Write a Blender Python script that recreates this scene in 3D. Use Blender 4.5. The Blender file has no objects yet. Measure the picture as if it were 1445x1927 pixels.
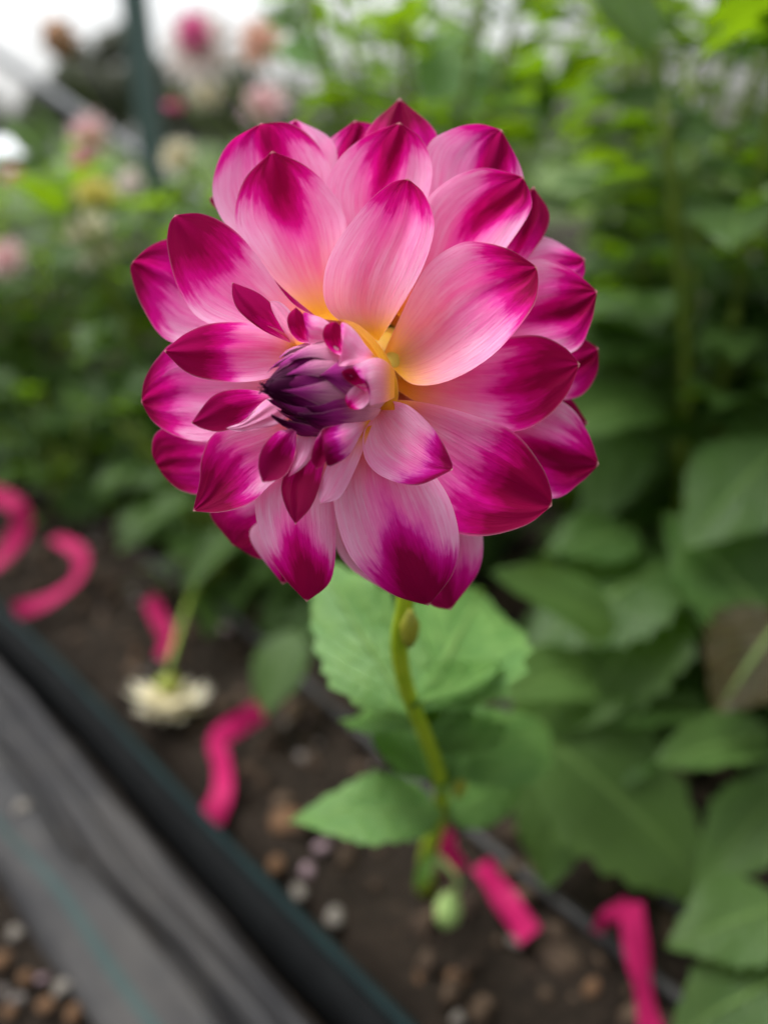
import bpy, math, random
import numpy as np
from mathutils import Vector, Matrix, Quaternion

rng = random.Random(7)
nrg = np.random.default_rng(11)
R = math.radians
S = bpy.context.scene
COL = S.collection

# ------------------------------------------------------------------ camera
PITCH = R(25.5)
CAMZ = 0.55
F = 1447.0                     # focal length in photo pixels (26 mm equivalent)
PW, PH = 1445.0, 1927.0
D0 = 0.200                     # distance of the bloom along the view axis
cam_d = bpy.data.cameras.new('camera')
cam = bpy.data.objects.new('camera', cam_d)
COL.objects.link(cam)
cam.location = (0, 0, CAMZ)
cam.rotation_euler = (math.pi / 2 - PITCH, 0, 0)
cam_d.sensor_fit = 'VERTICAL'
cam_d.sensor_height = 34.62
cam_d.lens = 26.0
cam_d.clip_start = 0.005
cam_d.clip_end = 2000
cam_d.dof.use_dof = True
cam_d.dof.focus_distance = 0.194
cam_d.dof.aperture_fstop = 3.6
S.camera = cam

# ------------------------------------------------------------------ overcast sky + weak soft sun
SUN_EL, SUN_AZ = R(64), R(300)        # azimuth clockwise from +Y: high, beyond the bed
W = bpy.data.worlds.new('World'); S.world = W
W.use_nodes = True
nt = W.node_tree; nt.nodes.clear()
sky = nt.nodes.new('ShaderNodeTexSky'); sky.sky_type = 'NISHITA'; sky.sun_disc = False
sky.sun_elevation = SUN_EL; sky.sun_rotation = SUN_AZ
sky.air_density = 1.0; sky.dust_density = 4.0; sky.ozone_density = 1.0
hs = nt.nodes.new('ShaderNodeHueSaturation'); hs.inputs['Saturation'].default_value = 0.12
bg = nt.nodes.new('ShaderNodeBackground'); bg.inputs['Strength'].default_value = 0.115
wo = nt.nodes.new('ShaderNodeOutputWorld')
nt.links.new(sky.outputs[0], hs.inputs['Color']); nt.links.new(hs.outputs[0], bg.inputs['Color'])
nt.links.new(bg.outputs[0], wo.inputs['Surface'])
sun_d = bpy.data.lights.new('sun', 'SUN'); sun_d.energy = 1.5; sun_d.angle = R(30); sun_d.color = (1, .985, .965)
sun = bpy.data.objects.new('sun', sun_d); COL.objects.link(sun)
sdir = Vector((math.sin(SUN_AZ) * math.cos(SUN_EL), math.cos(SUN_AZ) * math.cos(SUN_EL), math.sin(SUN_EL)))
sun.rotation_euler = sdir.to_track_quat('Z', 'Y').to_euler()
S.view_settings.view_transform = 'Standard'
S.view_settings.look = 'None'
S.view_settings.gamma = 1
S.view_settings.exposure = 1.24
S.render.engine = 'CYCLES'
S.cycles.use_denoising = True
S.cycles.max_bounces = 8
S.cycles.transmission_bounces = 4
S.cycles.caustics_reflective = False

# ------------------------------------------------------------------ pixel -> place helpers
RIGHT = Vector((1, 0, 0))
UP = Vector((0, math.sin(PITCH), math.cos(PITCH)))
FWD = Vector((0, math.cos(PITCH), -math.sin(PITCH)))
CAM = Vector((0, 0, CAMZ))
PX = D0 / F                    # one photo pixel at the bloom, in metres
def at(px, py, depth):
    return CAM + RIGHT * ((px - PW / 2) / F * depth) + UP * (-(py - PH / 2) / F * depth) + FWD * depth
def on_z(px, py, z):
    d = at(px, py, 1.0) - CAM
    return CAM + d * ((z - CAMZ) / d.z)
def at_y(px, py, y):
    d = at(px, py, 1.0) - CAM
    return CAM + d * (y / d.y)
RD = Vector((-math.sin(R(44)), math.cos(R(44)), 0))     # along the bed
RN = Vector((math.cos(R(44)), math.sin(R(44)), 0))      # across it, away from the path
def ts(t, s, z=0.0): return RD * t + RN * s + Vector((0, 0, z))

# ------------------------------------------------------------------ object helpers
def tag(o, label=None, cat=None, group=None, kind=None):
    if label: o['label'] = label
    if cat: o['category'] = cat
    if group: o['group'] = group
    if kind: o['kind'] = kind
    return o
def empty(name, loc):
    o = bpy.data.objects.new(name, None); COL.objects.link(o)
    o.location = loc; o.empty_display_size = .03
    return o
def mesh(name, verts, faces, mat=None, smooth=True):
    m = bpy.data.meshes.new(name)
    m.from_pydata([tuple(v) for v in verts], [], [tuple(f) for f in faces])
    if smooth: m.polygons.foreach_set('use_smooth', [True] * len(m.polygons))
    if mat: m.materials.append(mat)
    m.update()
    return m
def link(name, me, parent=None, mw=None):
    o = bpy.data.objects.new(name, me); COL.objects.link(o)
    if parent is not None: o.parent = parent
    if mw is not None: o.matrix_local = mw
    return o
def origin_of(o):
    v = Vector(o.location)
    while o.parent is not None:
        o = o.parent; v += Vector(o.location)
    return v
def uv_set(me, uv):            # uv per vertex
    l = me.uv_layers.new(name='UVMap')
    idx = np.empty(len(me.loops), dtype=np.int32); me.loops.foreach_get('vertex_index', idx)
    l.data.foreach_set('uv', np.asarray(uv, dtype=np.float32)[idx].ravel())
def attr(me, name, arr4):
    a = me.attributes.new(name, 'FLOAT_COLOR', 'POINT')
    a.data.foreach_set('color', np.asarray(arr4, dtype=np.float32).ravel())
def grid_faces(nu, nv, flip=False, closed=False):
    f = []
    for i in range(nu - 1):
        for j in range(nv if closed else nv - 1):
            k = (j + 1) % nv
            q = (i * nv + j, i * nv + k, (i + 1) * nv + k, (i + 1) * nv + j)
            f.append(q[::-1] if flip else q)
    return f
def spline(pts, n):
    """Catmull-Rom through pts, n samples evenly spaced along it"""
    P = np.array([tuple(p) for p in pts], dtype=float)
    if len(P) == 2:
        return np.array([P[0] + (P[1] - P[0]) * k / (n - 1) for k in range(n)])
    Q = np.vstack([2 * P[0] - P[1], P, 2 * P[-1] - P[-2]])
    out = []
    for i in range(1, len(Q) - 2):
        p0, p1, p2, p3 = Q[i - 1], Q[i], Q[i + 1], Q[i + 2]
        for k in range(24):
            t = k / 24
            out.append(.5 * ((2 * p1) + (-p0 + p2) * t + (2 * p0 - 5 * p1 + 4 * p2 - p3) * t * t + (-p0 + 3 * p1 - 3 * p2 + p3) * t ** 3))
    out.append(P[-1]); out = np.array(out)
    d = np.concatenate([[0], np.cumsum(np.linalg.norm(np.diff(out, axis=0), axis=1))])
    s = np.linspace(0, d[-1], n)
    return np.stack([np.interp(s, d, out[:, c]) for c in range(out.shape[1])], 1)
def tube(pts, radii, mat, name='stem', seg=8, n=None, caps=True):
    P = spline(pts, n or max(6, len(pts) * 4))
    rr = np.interp(np.linspace(0, 1, len(P)), np.linspace(0, 1, len(radii)), radii)
    V = []; up = Vector((0, 0, 1))
    T = np.gradient(P, axis=0)
    ref = Vector((1, .2, .1))
    for p, t, r in zip(P, T, rr):
        t = Vector(t).normalized()
        a = (ref - t * ref.dot(t))
        if a.length < .1: a = Vector((0, 1, .3)) - t * t.dot(Vector((0, 1, .3)))
        a.normalize(); b = t.cross(a); ref = a
        for k in range(seg):
            q = 2 * math.pi * k / seg
            V.append(Vector(p) + (a * math.cos(q) + b * math.sin(q)) * r)
    f = grid_faces(len(P), seg, closed=True)
    if caps:
        f.append(tuple(range(seg))[::-1]); f.append(tuple(range((len(P) - 1) * seg, len(P) * seg)))
    return V, f
def join(parts):
    V, Fc = [], []
    for v, f in parts:
        o = len(V); V += list(v); Fc += [tuple(i + o for i in q) for q in f]
    return V, Fc
def ico(sub=1):
    import bmesh
    b = bmesh.new(); bmesh.ops.create_icosphere(b, subdivisions=sub, radius=1)
    v = [x.co.copy() for x in b.verts]; f = [tuple(y.index for y in x.verts) for x in b.faces]
    b.free(); return v, f
def smooth(a, b, x):
    t = np.clip((x - a) / (b - a), 0, 1); return t * t * (3 - 2 * t)

# ------------------------------------------------------------------ material helpers
class N:
    def __init__(s, name):
        s.m = bpy.data.materials.new(name); s.m.use_nodes = True
        s.t = s.m.node_tree; s.t.nodes.clear()
        s.out = s.t.nodes.new('ShaderNodeOutputMaterial')
    def n(s, typ, **kw):
        x = s.t.nodes.new(typ)
        for k, v in kw.items(): setattr(x, k, v)
        return x
    def l(s, a, b): s.t.links.new(a, b)
    def put(s, sock, v):
        if hasattr(v, 'links') or isinstance(v, bpy.types.NodeSocket): s.l(v, sock)
        else: sock.default_value = v
    def math(s, op, a, b=0.0, clamp=False):
        x = s.n('ShaderNodeMath', operation=op, use_clamp=clamp); s.put(x.inputs[0], a); s.put(x.inputs[1], b); return x.outputs[0]
    def mix(s, fac, a, b, blend='MIX'):
        x = s.n('ShaderNodeMix', data_type='RGBA', blend_type=blend)
        s.put(x.inputs[0], fac); s.put(x.inputs[6], a); s.put(x.inputs[7], b); return x.outputs[2]
    def ramp(s, fac, stops, interp='EASE'):
        x = s.n('ShaderNodeValToRGB'); c = x.color_ramp; c.interpolation = interp
        while len(c.elements) < len(stops): c.elements.new(.5)
        for e, (p, col) in zip(c.elements, stops): e.position = p; e.color = (*col, 1) if len(col) == 3 else col
        s.put(x.inputs[0], fac); return x.outputs[0]
    def noise(s, vec, scale, detail=3, rough=.5, w=None):
        x = s.n('ShaderNodeTexNoise'); x.inputs['Scale'].default_value = scale; x.inputs['Detail'].default_value = detail
        x.inputs['Roughness'].default_value = rough
        if vec is not None: s.put(x.inputs['Vector'], vec)
        return x.outputs[0]
    def mrange(s, v, a, b, c=0., d=1., smooth=True):
        x = s.n('ShaderNodeMapRange', interpolation_type='SMOOTHSTEP' if smooth else 'LINEAR')
        s.put(x.inputs[0], v); x.inputs[1].default_value = a; x.inputs[2].default_value = b
        x.inputs[3].default_value = c; x.inputs[4].default_value = d; return x.outputs[0]
    def bump(s, h, strength=.3, dist=.001):
        x = s.n('ShaderNodeBump'); x.inputs['Strength'].default_value = strength; x.inputs['Distance'].default_value = dist
        s.put(x.inputs['Height'], h); return x.outputs[0]
    def leafy(s, col, tcol, trans, rough=.5, spec=.3, normal=None, coat=None):
        p = s.n('ShaderNodeBsdfPrincipled'); s.put(p.inputs['Base Color'], col)
        s.put(p.inputs['Roughness'], rough); p.inputs['Specular IOR Level'].default_value = spec
        t = s.n('ShaderNodeBsdfTranslucent'); s.put(t.inputs['Color'], tcol)
        if normal is not None: s.l(normal, p.inputs['Normal'])
        mx = s.n('ShaderNodeMixShader'); s.put(mx.inputs[0], trans)
        s.l(p.outputs[0], mx.inputs[1]); s.l(t.outputs[0], mx.inputs[2]); s.l(mx.outputs[0], s.out.inputs[0])
        return p
    def solid(s, col, rough=.7, spec=.3, normal=None):
        p = s.n('ShaderNodeBsdfPrincipled'); s.put(p.inputs['Base Color'], col)
        s.put(p.inputs['Roughness'], rough); p.inputs['Specular IOR Level'].default_value = spec
        if normal is not None: s.l(normal, p.inputs['Normal'])
        s.l(p.outputs[0], s.out.inputs[0]); return p

def C(*c): return (*c, 1.0)

def petal_material():
    """magenta-tipped dahlia petal: 'pat' = (tip value, yellow base, rosy middle, purple), uv = (along, across)"""
    m = N('dahlia_petal')
    a = m.n('ShaderNodeAttribute', attribute_name='pat'); sep = m.n('ShaderNodeSeparateColor'); m.l(a.outputs['Color'], sep.inputs[0])
    tip, yel, rose, pur = sep.outputs[0], sep.outputs[1], sep.outputs[2], a.outputs['Alpha']
    uv = m.n('ShaderNodeUVMap', uv_map='UVMap'); su = m.n('ShaderNodeSeparateXYZ'); m.l(uv.outputs[0], su.inputs[0])
    a2 = m.n('ShaderNodeAttribute', attribute_name='rnd')
    s2 = m.n('ShaderNodeSeparateColor'); m.l(a2.outputs['Color'], s2.inputs[0])
    def coords(ku, kv):
        c = m.n('ShaderNodeCombineXYZ'); m.l(m.math('MULTIPLY', su.outputs[0], ku), c.inputs[0])
        m.l(m.math('MULTIPLY', su.outputs[1], kv), c.inputs[1]); m.l(m.math('MULTIPLY', s2.outputs[0], 37.0), c.inputs[2]); return c.outputs[0]
    streak = m.noise(coords(2.2, 10.0), 1.0, 5, .62)
    fine = m.noise(coords(5.0, 52.0), 1.0, 4, .6)
    blot = m.noise(coords(3.0, 4.0), 1.0, 3, .55)
    mott = m.noise(coords(26.0, 34.0), 1.0, 4, .65)
    # body of the petal
    pale = m.mix(m.mrange(m.math('ADD', m.math('MULTIPLY', fine, .6), m.math('MULTIPLY', blot, .4)), .3, .72), C(.98, .63, .85), C(.95, .36, .67))
    rosem = m.math('MULTIPLY', rose, m.mrange(m.math('ADD', m.math('MULTIPLY', streak, .8), m.math('MULTIPLY', fine, .2)), .18, .72))
    body = m.mix(rosem, pale, C(.88, .12, .38))
    body = m.mix(m.math('MULTIPLY', m.mrange(yel, .10, .70), .66), body, C(.93, .34, .30))
    body = m.mix(m.mrange(yel, .50, .94), body, C(.84, .43, .02))
    wob = m.math('ADD', m.math('MULTIPLY', su.outputs[1], 15.0), m.math('MULTIPLY', blot, 1.6))
    vn = m.math('ABSOLUTE', m.math('SUBTRACT', m.math('FRACT', wob), .5))
    vn = m.math('MULTIPLY', m.mrange(vn, .0, .16, 1, 0), m.mrange(mott, .35, .6))
    body = m.mix(m.math('MULTIPLY', vn, .22), body, C(.82, .10, .34))
    # magenta from the tip, feathered by streaks
    tv = m.math('ADD', tip, m.math('ADD', m.math('MULTIPLY', m.math('SUBTRACT', streak, .5), .75), m.math('MULTIPLY', m.math('SUBTRACT', blot, .5), .95)))
    tv = m.math('ADD', tv, m.math('ADD', m.math('MULTIPLY', m.math('SUBTRACT', mott, .5), .22), m.math('MULTIPLY', m.math('SUBTRACT', fine, .5), .22)))
    mag = m.ramp(tv, [(.25, (.86, .05, .44)), (.50, (.68, .002, .27)), (.76, (.46, .0, .125)), (1.0, (.25, .0, .045))])
    mag = m.mix(pur, mag, m.ramp(tv, [(.3, (.60, .03, .44)), (.6, (.36, .0, .19)), (1.0, (.14, .0, .04))]))
    edgev = m.mrange(m.math('ABSOLUTE', m.math('SUBTRACT', su.outputs[1], .5)), .22, .48, 1., .25)
    body = m.mix(m.math('MULTIPLY', edgev, m.math('MULTIPLY', m.mrange(tv, -.75, .25), .60)), body, C(.94, .08, .50))
    col = m.mix(m.mrange(tv, .02, .46), body, mag)
    # faint rim highlight along the petal edges, put into the colour
    vv = m.math('ABSOLUTE', m.math('SUBTRACT', su.outputs[1], .5))
    rim = m.math('MULTIPLY', m.mrange(vv, .47, .5), .22)
    col = m.mix(rim, col, C(.92, .50, .70))
    col = m.mix(m.math('MULTIPLY', m.mrange(su.outputs[0], .972, .99), .7), col, C(.80, .48, .46))
    # outside of the petal: paler, mauve
    geo = m.n('ShaderNodeNewGeometry')
    side = m.math('MULTIPLY', s2.outputs[1], geo.outputs['Backfacing'])
    outc = m.mix(m.mrange(m.math('ADD', s2.outputs[2], m.math('MULTIPLY', m.math('SUBTRACT', streak, .5), .8)), .1, .8), m.mix(m.mrange(fine, .3, .7), C(.84, .46, .60), C(.78, .34, .50)), C(.45, .018, .25))
    outc = m.mix(m.mrange(yel, .5, 1.), outc, C(.75, .42, .08))
    col = m.mix(side, col, outc)
    tcol = m.mix(.18, col, C(1., .03, .35), 'MIX')
    rib = m.math('ADD', m.math('ADD', m.math('MULTIPLY', fine, .8), m.math('MULTIPLY', streak, .8)), m.math('ADD', m.math('MULTIPLY', vn, -.35), m.math('MULTIPLY', mott, .25)))
    nb = m.bump(rib, .45, .0007)
    m.leafy(col, tcol, .42, .55, .06, nb)
    return m.m

def bud_material():
    m = N('dahlia_bud_floret')
    uv = m.n('ShaderNodeUVMap', uv_map='UVMap'); su = m.n('ShaderNodeSeparateXYZ'); m.l(uv.outputs[0], su.inputs[0])
    a2 = m.n('ShaderNodeAttribute', attribute_name='rnd'); s2 = m.n('ShaderNodeSeparateColor'); m.l(a2.outputs['Color'], s2.inputs[0])
    c = m.n('ShaderNodeCombineXYZ'); m.l(m.math('MULTIPLY', su.outputs[0], 2.), c.inputs[0]); m.l(m.math('MULTIPLY', su.outputs[1], 26.), c.inputs[1]); m.l(m.math('MULTIPLY', s2.outputs[0], 31.), c.inputs[2])
    st = m.noise(c.outputs[0], 1., 3, .6)
    t = m.math('ADD', su.outputs[0], m.math('ADD', m.math('MULTIPLY', m.math('SUBTRACT', st, .5), .35), s2.outputs[1]))
    col = m.ramp(t, [(.0, (.60, .34, .08)), (.16, (.70, .32, .38)), (.50, (.50, .19, .31)), (.76, (.27, .016, .17)), (.94, (.10, .0, .055)), (1., (.035, .0, .020))])
    vv = m.math('ABSOLUTE', m.math('SUBTRACT', su.outputs[1], .5))
    col = m.mix(m.math('MULTIPLY', m.mrange(vv, .44, .5), .35), col, C(.62, .22, .42))
    m.leafy(col, col, .12, .55, .06, m.bump(st, .4, .0005))
    return m.m

def leaf_material(name, a, b, t, trans=.38, rough=.42):
    m = N(name)
    oi = m.n('ShaderNodeObjectInfo')
    uv = m.n('ShaderNodeUVMap', uv_map='UVMap'); su = m.n('ShaderNodeSeparateXYZ'); m.l(uv.outputs[0], su.inputs[0])
    tc = m.n('ShaderNodeTexCoord')
    ns = m.noise(tc.outputs['Object'], 9., 4, .6)
    col = m.mix(m.mrange(oi.outputs['Random'], 0, 1, smooth=False), C(*a), C(*b))
    col = m.mix(m.mrange(ns, .32, .68, 0, .6), col, C(a[0] * 2.1, a[1] * 1.6, a[2] * 1.9))
    av = m.math('ABSOLUTE', m.math('SUBTRACT', su.outputs[1], .5))
    # midrib and side veins
    mid = m.mrange(av, .012, .04, 1, 0)
    ph = m.math('SUBTRACT', m.math('MULTIPLY', su.outputs[0], 8.0), m.math('MULTIPLY', av, 7.0))
    fr = m.math('ABSOLUTE', m.math('SUBTRACT', m.math('FRACT', ph), .5))
    vein = m.math('MULTIPLY', m.mrange(fr, .0, .09, 1, 0), .5)
    v = m.math('MAXIMUM', mid, vein)
    col = m.mix(m.math('MULTIPLY', v, .45), col, C(.22, .36, .10))
    nb = m.bump(m.math('ADD', m.math('MULTIPLY', v, -1.), m.math('MULTIPLY', ns, 1.2)), .7, .003)
    tcol = m.mix(oi.outputs['Random'], C(*t), C(t[0] * .75, t[1] * .85, t[2]))
    m.leafy(col, tcol, trans, rough, .22, nb)
    return m.m

def plain(name, col, rough=.6, spec=.3, var=None, scale=20, bump=None, bd=.002, coord='Object'):
    m = N(name); tc = m.n('ShaderNodeTexCoord')
    ns = m.noise(tc.outputs[coord], scale, 5, .62)
    c = C(*col) if var is None else m.mix(m.mrange(ns, .3, .7), C(*col), C(*var))
    m.solid(c, rough, spec, m.bump(ns, bump, bd) if bump else None)
    return m.m

def bloom_material(name, inner, outer, centre):
    m = N(name)
    uv = m.n('ShaderNodeUVMap', uv_map='UVMap'); su = m.n('ShaderNodeSeparateXYZ'); m.l(uv.outputs[0], su.inputs[0])
    c = m.n('ShaderNodeCombineXYZ'); m.l(m.math('MULTIPLY', su.outputs[0], 2.), c.inputs[0]); m.l(m.math('MULTIPLY', su.outputs[1], 12.), c.inputs[1])
    st = m.noise(c.outputs[0], 1., 3)
    t = m.math('ADD', su.outputs[0], m.math('MULTIPLY', m.math('SUBTRACT', st, .5), .4))
    col = m.ramp(t, [(0, centre), (.35, inner), (.95, outer)])
    m.leafy(col, col, .4, .55, .25)
    return m.m

M = {}
M['petal'] = petal_material()
M['bud'] = bud_material()
M['leaf'] = leaf_material('dahlia_leaf', (.034, .082, .018), (.074, .138, .034), (.24, .41, .006), .42)
M['leaf_young'] = leaf_material('young_dahlia_leaf', (.085, .20, .045), (.11, .235, .065), (.24, .44, .015), .36)
M['leaf_old'] = leaf_material('yellowing_dahlia_leaf', (.018, .014, .0015), (.024, .018, .002), (.06, .042, .002), .12)
M['stem'] = plain('green_stem', (.13, .20, .03), .5, .35, (.19, .25, .03), 60)
M['stem_main'] = plain('bloom_stem', (.25, .38, .012), .5, .25, (.33, .44, .02), 90)
M['green'] = plain('calyx_green', (.16, .22, .03), .5, .35, (.30, .28, .03), 80)
M['yellow'] = plain('receptacle_yellow', (.62, .36, .03), .5, .3, (.45, .33, .04), 120)

# ================================================================== the bloom in front
main_foot = on_z(800, 1655, .052)
plant0 = tag(empty('dahlia_plant', main_foot),
             'slender dahlia plant leaning out over the soil, carrying the big magenta-tipped pink bloom', 'dahlia')
FC = at(720, 690, D0 + 95 * PX)           # receptacle
def local(p, o): return p - o

def fp(px, py, dz): return at(px, py, D0 + dz * PX)

def lathe(p0, p1, prof, seg=14):
    ax = (p1 - p0); Ln = ax.length; ax.normalize()
    a = ax.orthogonal().normalized(); b = ax.cross(a)
    V = []
    for u, r in prof:
        for k in range(seg):
            q = 2 * math.pi * k / seg
            V.append(p0 + ax * (u * Ln) + (a * math.cos(q) + b * math.sin(q)) * r)
    f = grid_faces(len(prof), seg, closed=True)
    f.append(tuple(range(seg))[::-1]); f.append(tuple(range((len(prof) - 1) * seg, len(prof) * seg)))
    return V, f

# receptacle and calyx: the flower head proper, petals are its children
v, f = lathe(fp(712, 706, 30), fp(738, 664, 250), [(0, 18 * PX), (.1, 36 * PX), (.3, 62 * PX), (.6, 70 * PX), (.85, 60 * PX), (1., 24 * PX)])
head = link('flower_head', mesh('flower_head', [p - FC for p in v], f, M['yellow']), plant0)
head.location = FC - main_foot

NU, NV = 46, 27
def petal(L, Rr, tip_px, zb, zt, bow=0, cup=28, roll=0, crease=14, tip=.60, flame=.12, edge=.0, yel=.26, rose=.6, pur=0., curl=0, out=0., name='petal', asym=0., wave=3.0, soft=.30, raw=False):
    L = spline(list(L) + [tip_px], NU); Q = spline(list(Rr) + [tip_px], NU)
    seed = rng.random(); ph = rng.random() * 6.28
    u = np.linspace(0, 1, NU)[:, None]; v = np.linspace(-1, 1, NV)[None, :]
    lam = (v + 1) / 2
    px = L[:, 0:1] * (1 - lam) + Q[:, 0:1] * lam
    py = L[:, 1:2] * (1 - lam) + Q[:, 1:2] * lam
    # rows bow towards the tip in the middle so that the end is rounded, not chopped
    z = zb * (1 - u) + zt * u - bow * 4 * u * (1 - u)
    env = np.sin(np.pi * np.clip(u, 0, 1) ** .62) ** .75
    z = z + cup * env * (1 - np.abs(v) ** 2.0)
    z = z + roll * v * np.sin(np.pi * u ** .8)
    cr = smooth(.35, .85, u) * np.sqrt(np.clip(1 - u, 0, 1)) * 1.6
    z = z + crease * cr * np.exp(-((v - asym) / .22) ** 2) - .5 * crease * cr * np.exp(-((np.abs(v - asym) - .42) / .2) ** 2)
    z = z - curl * smooth(.55, 1.0, u)
    z = z + wave * np.sin(v * 9 + ph) * smooth(.1, .5, u) * (1 - u) + wave * 1.2 * np.sin(u * 11 + ph * 2 + v * 2) * np.abs(v) ** 3 * smooth(0, .3, u) * smooth(1, .8, u)
    X = (px - PW / 2) / F; Y = -(py - PH / 2) / F; D = D0 + z * PX
    P = np.array(CAM)[None, None] + D[..., None] * (X[..., None] * np.array(RIGHT) + Y[..., None] * np.array(UP) + np.array(FWD))
    P = P.reshape(-1, 3) - np.array(FC)
    area = np.mean([(L[i, 0] - Q[i, 0]) * (L[i + 1, 1] - L[i, 1]) - (L[i, 1] - Q[i, 1]) * (L[i + 1, 0] - L[i, 0]) for i in range(NU - 1)])
    f = grid_faces(NU, NV, flip=area > 0)
    tv = (u + flame * np.exp(-((v - asym) / .38) ** 2) + edge * np.abs(v) ** 2.5 - tip + .09) / soft
    pat = np.stack(np.broadcast_arrays(tv, np.clip(1 - u / max(yel, .01) * .6, 0, 1) * (yel > .02), rose * np.exp(-(v / .62) ** 2) * smooth(0, .2, u), pur + 0 * u), -1)
    d = (P, f, pat.reshape(-1, 4), np.tile([seed, out, 0, 1], (NU * NV, 1)), np.stack(np.broadcast_arrays(u, lam + 0 * u), -1).reshape(-1, 2))
    return d if raw else petal_object([d], name)
def petal_object(ds, name='petal'):
    V = np.vstack([d[0] for d in ds]); Fc = []; o = 0
    for d in ds:
        Fc += [tuple(i + o for i in q) for q in d[1]]; o += len(d[0])
    me = mesh(name, V, Fc, M['petal'])
    attr(me, 'pat', np.vstack([d[2] for d in ds])); attr(me, 'rnd', np.vstack([d[3] for d in ds])); uv_set(me, np.vstack([d[4] for d in ds]))
    return link(name, me, head)

# --- rear ring, barely showing, tips past the others
Cz = dict(zb=150, cup=22)
petal([(700, 560), (690, 400), (685, 260)], [(780, 560), (820, 400), (826, 262)], (752, 184), 150, 165, cup=-18, crease=16, tip=0.68, flame=.15)
petal([(640, 560), (600, 400), (598, 290)], [(720, 560), (705, 380), (712, 250)], (668, 226), 150, 178, crease=30, tip=0.83, flame=.3, cup=30)
petal([(610, 560), (500, 380), (505, 265)], [(690, 560), (640, 380), (628, 270)], (556, 224), 150, 172, cup=-16, tip=0.95)
petal([(800, 600), (930, 480), (955, 400)], [(840, 650), (980, 500), (1034, 415)], (1004, 350), 132, 126, cup=-14, tip=0.63, edge=.1)
petal([(800, 600), (930, 480), (1015, 444)], [(840, 660), (1000, 580), (1090, 530)], (1101, 487), 150, 150, cup=-14, tip=0.85, flame=.1)
petal([(820, 680), (980, 640), (1075, 630)], [(820, 740), (1000, 750), (1085, 748), (1122, 705)], (1126, 655), 150, 150, cup=22, crease=22, tip=0.68, flame=.1)
petal([(810, 700), (960, 720), (1060, 740)], [(800, 780), (960, 840), (1060, 840)], (1106, 796), 160, 165, cup=18, tip=0.63)
petal([(800, 800), (880, 880), (906, 990), (902, 1070)], [(720, 850), (740, 980), (770, 1090), (810, 1138)], (848, 1148), 120, 118, cup=-24, crease=10, tip=0.73, pur=.15, edge=.05, rose=1.0)
petal([(680, 850), (690, 980), (740, 1080)], [(620, 860), (620, 980), (650, 1060)], (735, 1118), 130, 130, cup=-14, tip=0.88, rose=1., pur=.3)
petal([(560, 800), (470, 930), (395, 960)], [(640, 850), (570, 960), (505, 1050)], (438, 1026), 130, 140, cup=-14, tip=0.63)
petal([(610, 840), (510, 960), (470, 1010)], [(660, 860), (600, 1000), (570, 1075)], (532, 1100), 118, 125, cup=-14, tip=0.85)
petal([(600, 560), (470, 450), (400, 385)], [(640, 560), (560, 430), (470, 360)], (398, 370), 170, 178, cup=-12, tip=0.75)

# --- second ring
petal([(700, 580), (625, 420), (614, 350), (640, 296), (690, 255)], [(770, 590), (800, 400), (813, 320), (793, 262)], (752, 230), 95, 70, bow=10, cup=30, crease=22, tip=.80, flame=.32, rose=.5, yel=.2)
petal([(740, 590), (790, 380), (803, 278), (850, 243), (900, 233)], [(800, 620), (930, 470), (984, 400), (983, 325)], (944, 244), 110, 92, cup=34, crease=30, tip=.82, flame=.34, asym=.25, rose=.5, yel=.2)
petal([(745, 590), (780, 450), (802, 378), (850, 335), (905, 316), (955, 324)], [(800, 640), (880, 560), (950, 470), (996, 400), (998, 366)], (984, 333), 70, 50, cup=36, crease=26, roll=-6, tip=.80, flame=.32, asym=.15, rose=.8, yel=.25)
petal([(770, 600), (900, 530), (1005, 488), (1070, 505)], [(800, 690), (960, 680), (1075, 664), (1110, 612)], (1124, 548), 90, 80, cup=30, crease=34, tip=.72, flame=.22, asym=.15, edge=0, rose=.7, yel=.2)
petal([(790, 700), (960, 720), (1062, 758), (1105, 812)], [(780, 790), (920, 900), (1035, 938), (1092, 908)], (1127, 874), 95, 88, cup=26, crease=26, tip=.74, flame=.26, asym=.2, rose=.8, yel=.2)
petal([(600, 580), (450, 450), (405, 385), (404, 325), (432, 268)], [(660, 580), (640, 420), (625, 325), (592, 265), (545, 232)], (491, 232), 100, 82, cup=34, crease=30, tip=.84, flame=.24, edge=.16, asym=.15, rose=.4, yel=.2)
petal([(560, 690), (420, 650), (318, 642), (268, 578), (246, 512)], [(600, 620), (460, 520), (370, 450), (318, 449), (280, 465)], (250, 492), 95, 85, cup=26, crease=16, tip=.70, flame=.0, edge=.14, rose=.35, yel=.2)
petal([(600, 720), (450, 660), (340, 642), (298, 672), (272, 715)], [(590, 790), (470, 810), (395, 831), (335, 822), (290, 795)], (266, 757), 55, 62, bow=0, cup=24, crease=16, tip=.70, flame=.05, edge=.04, rose=.7, yel=.3)
petal([(600, 770), (450, 790), (350, 795), (296, 812), (286, 850)], [(600, 830), (480, 900), (400, 930), (345, 925), (312, 900)], (296, 876), 92, 100, cup=20, crease=14, tip=.66, flame=.06, edge=.05, rose=.6, yel=.2)

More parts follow.
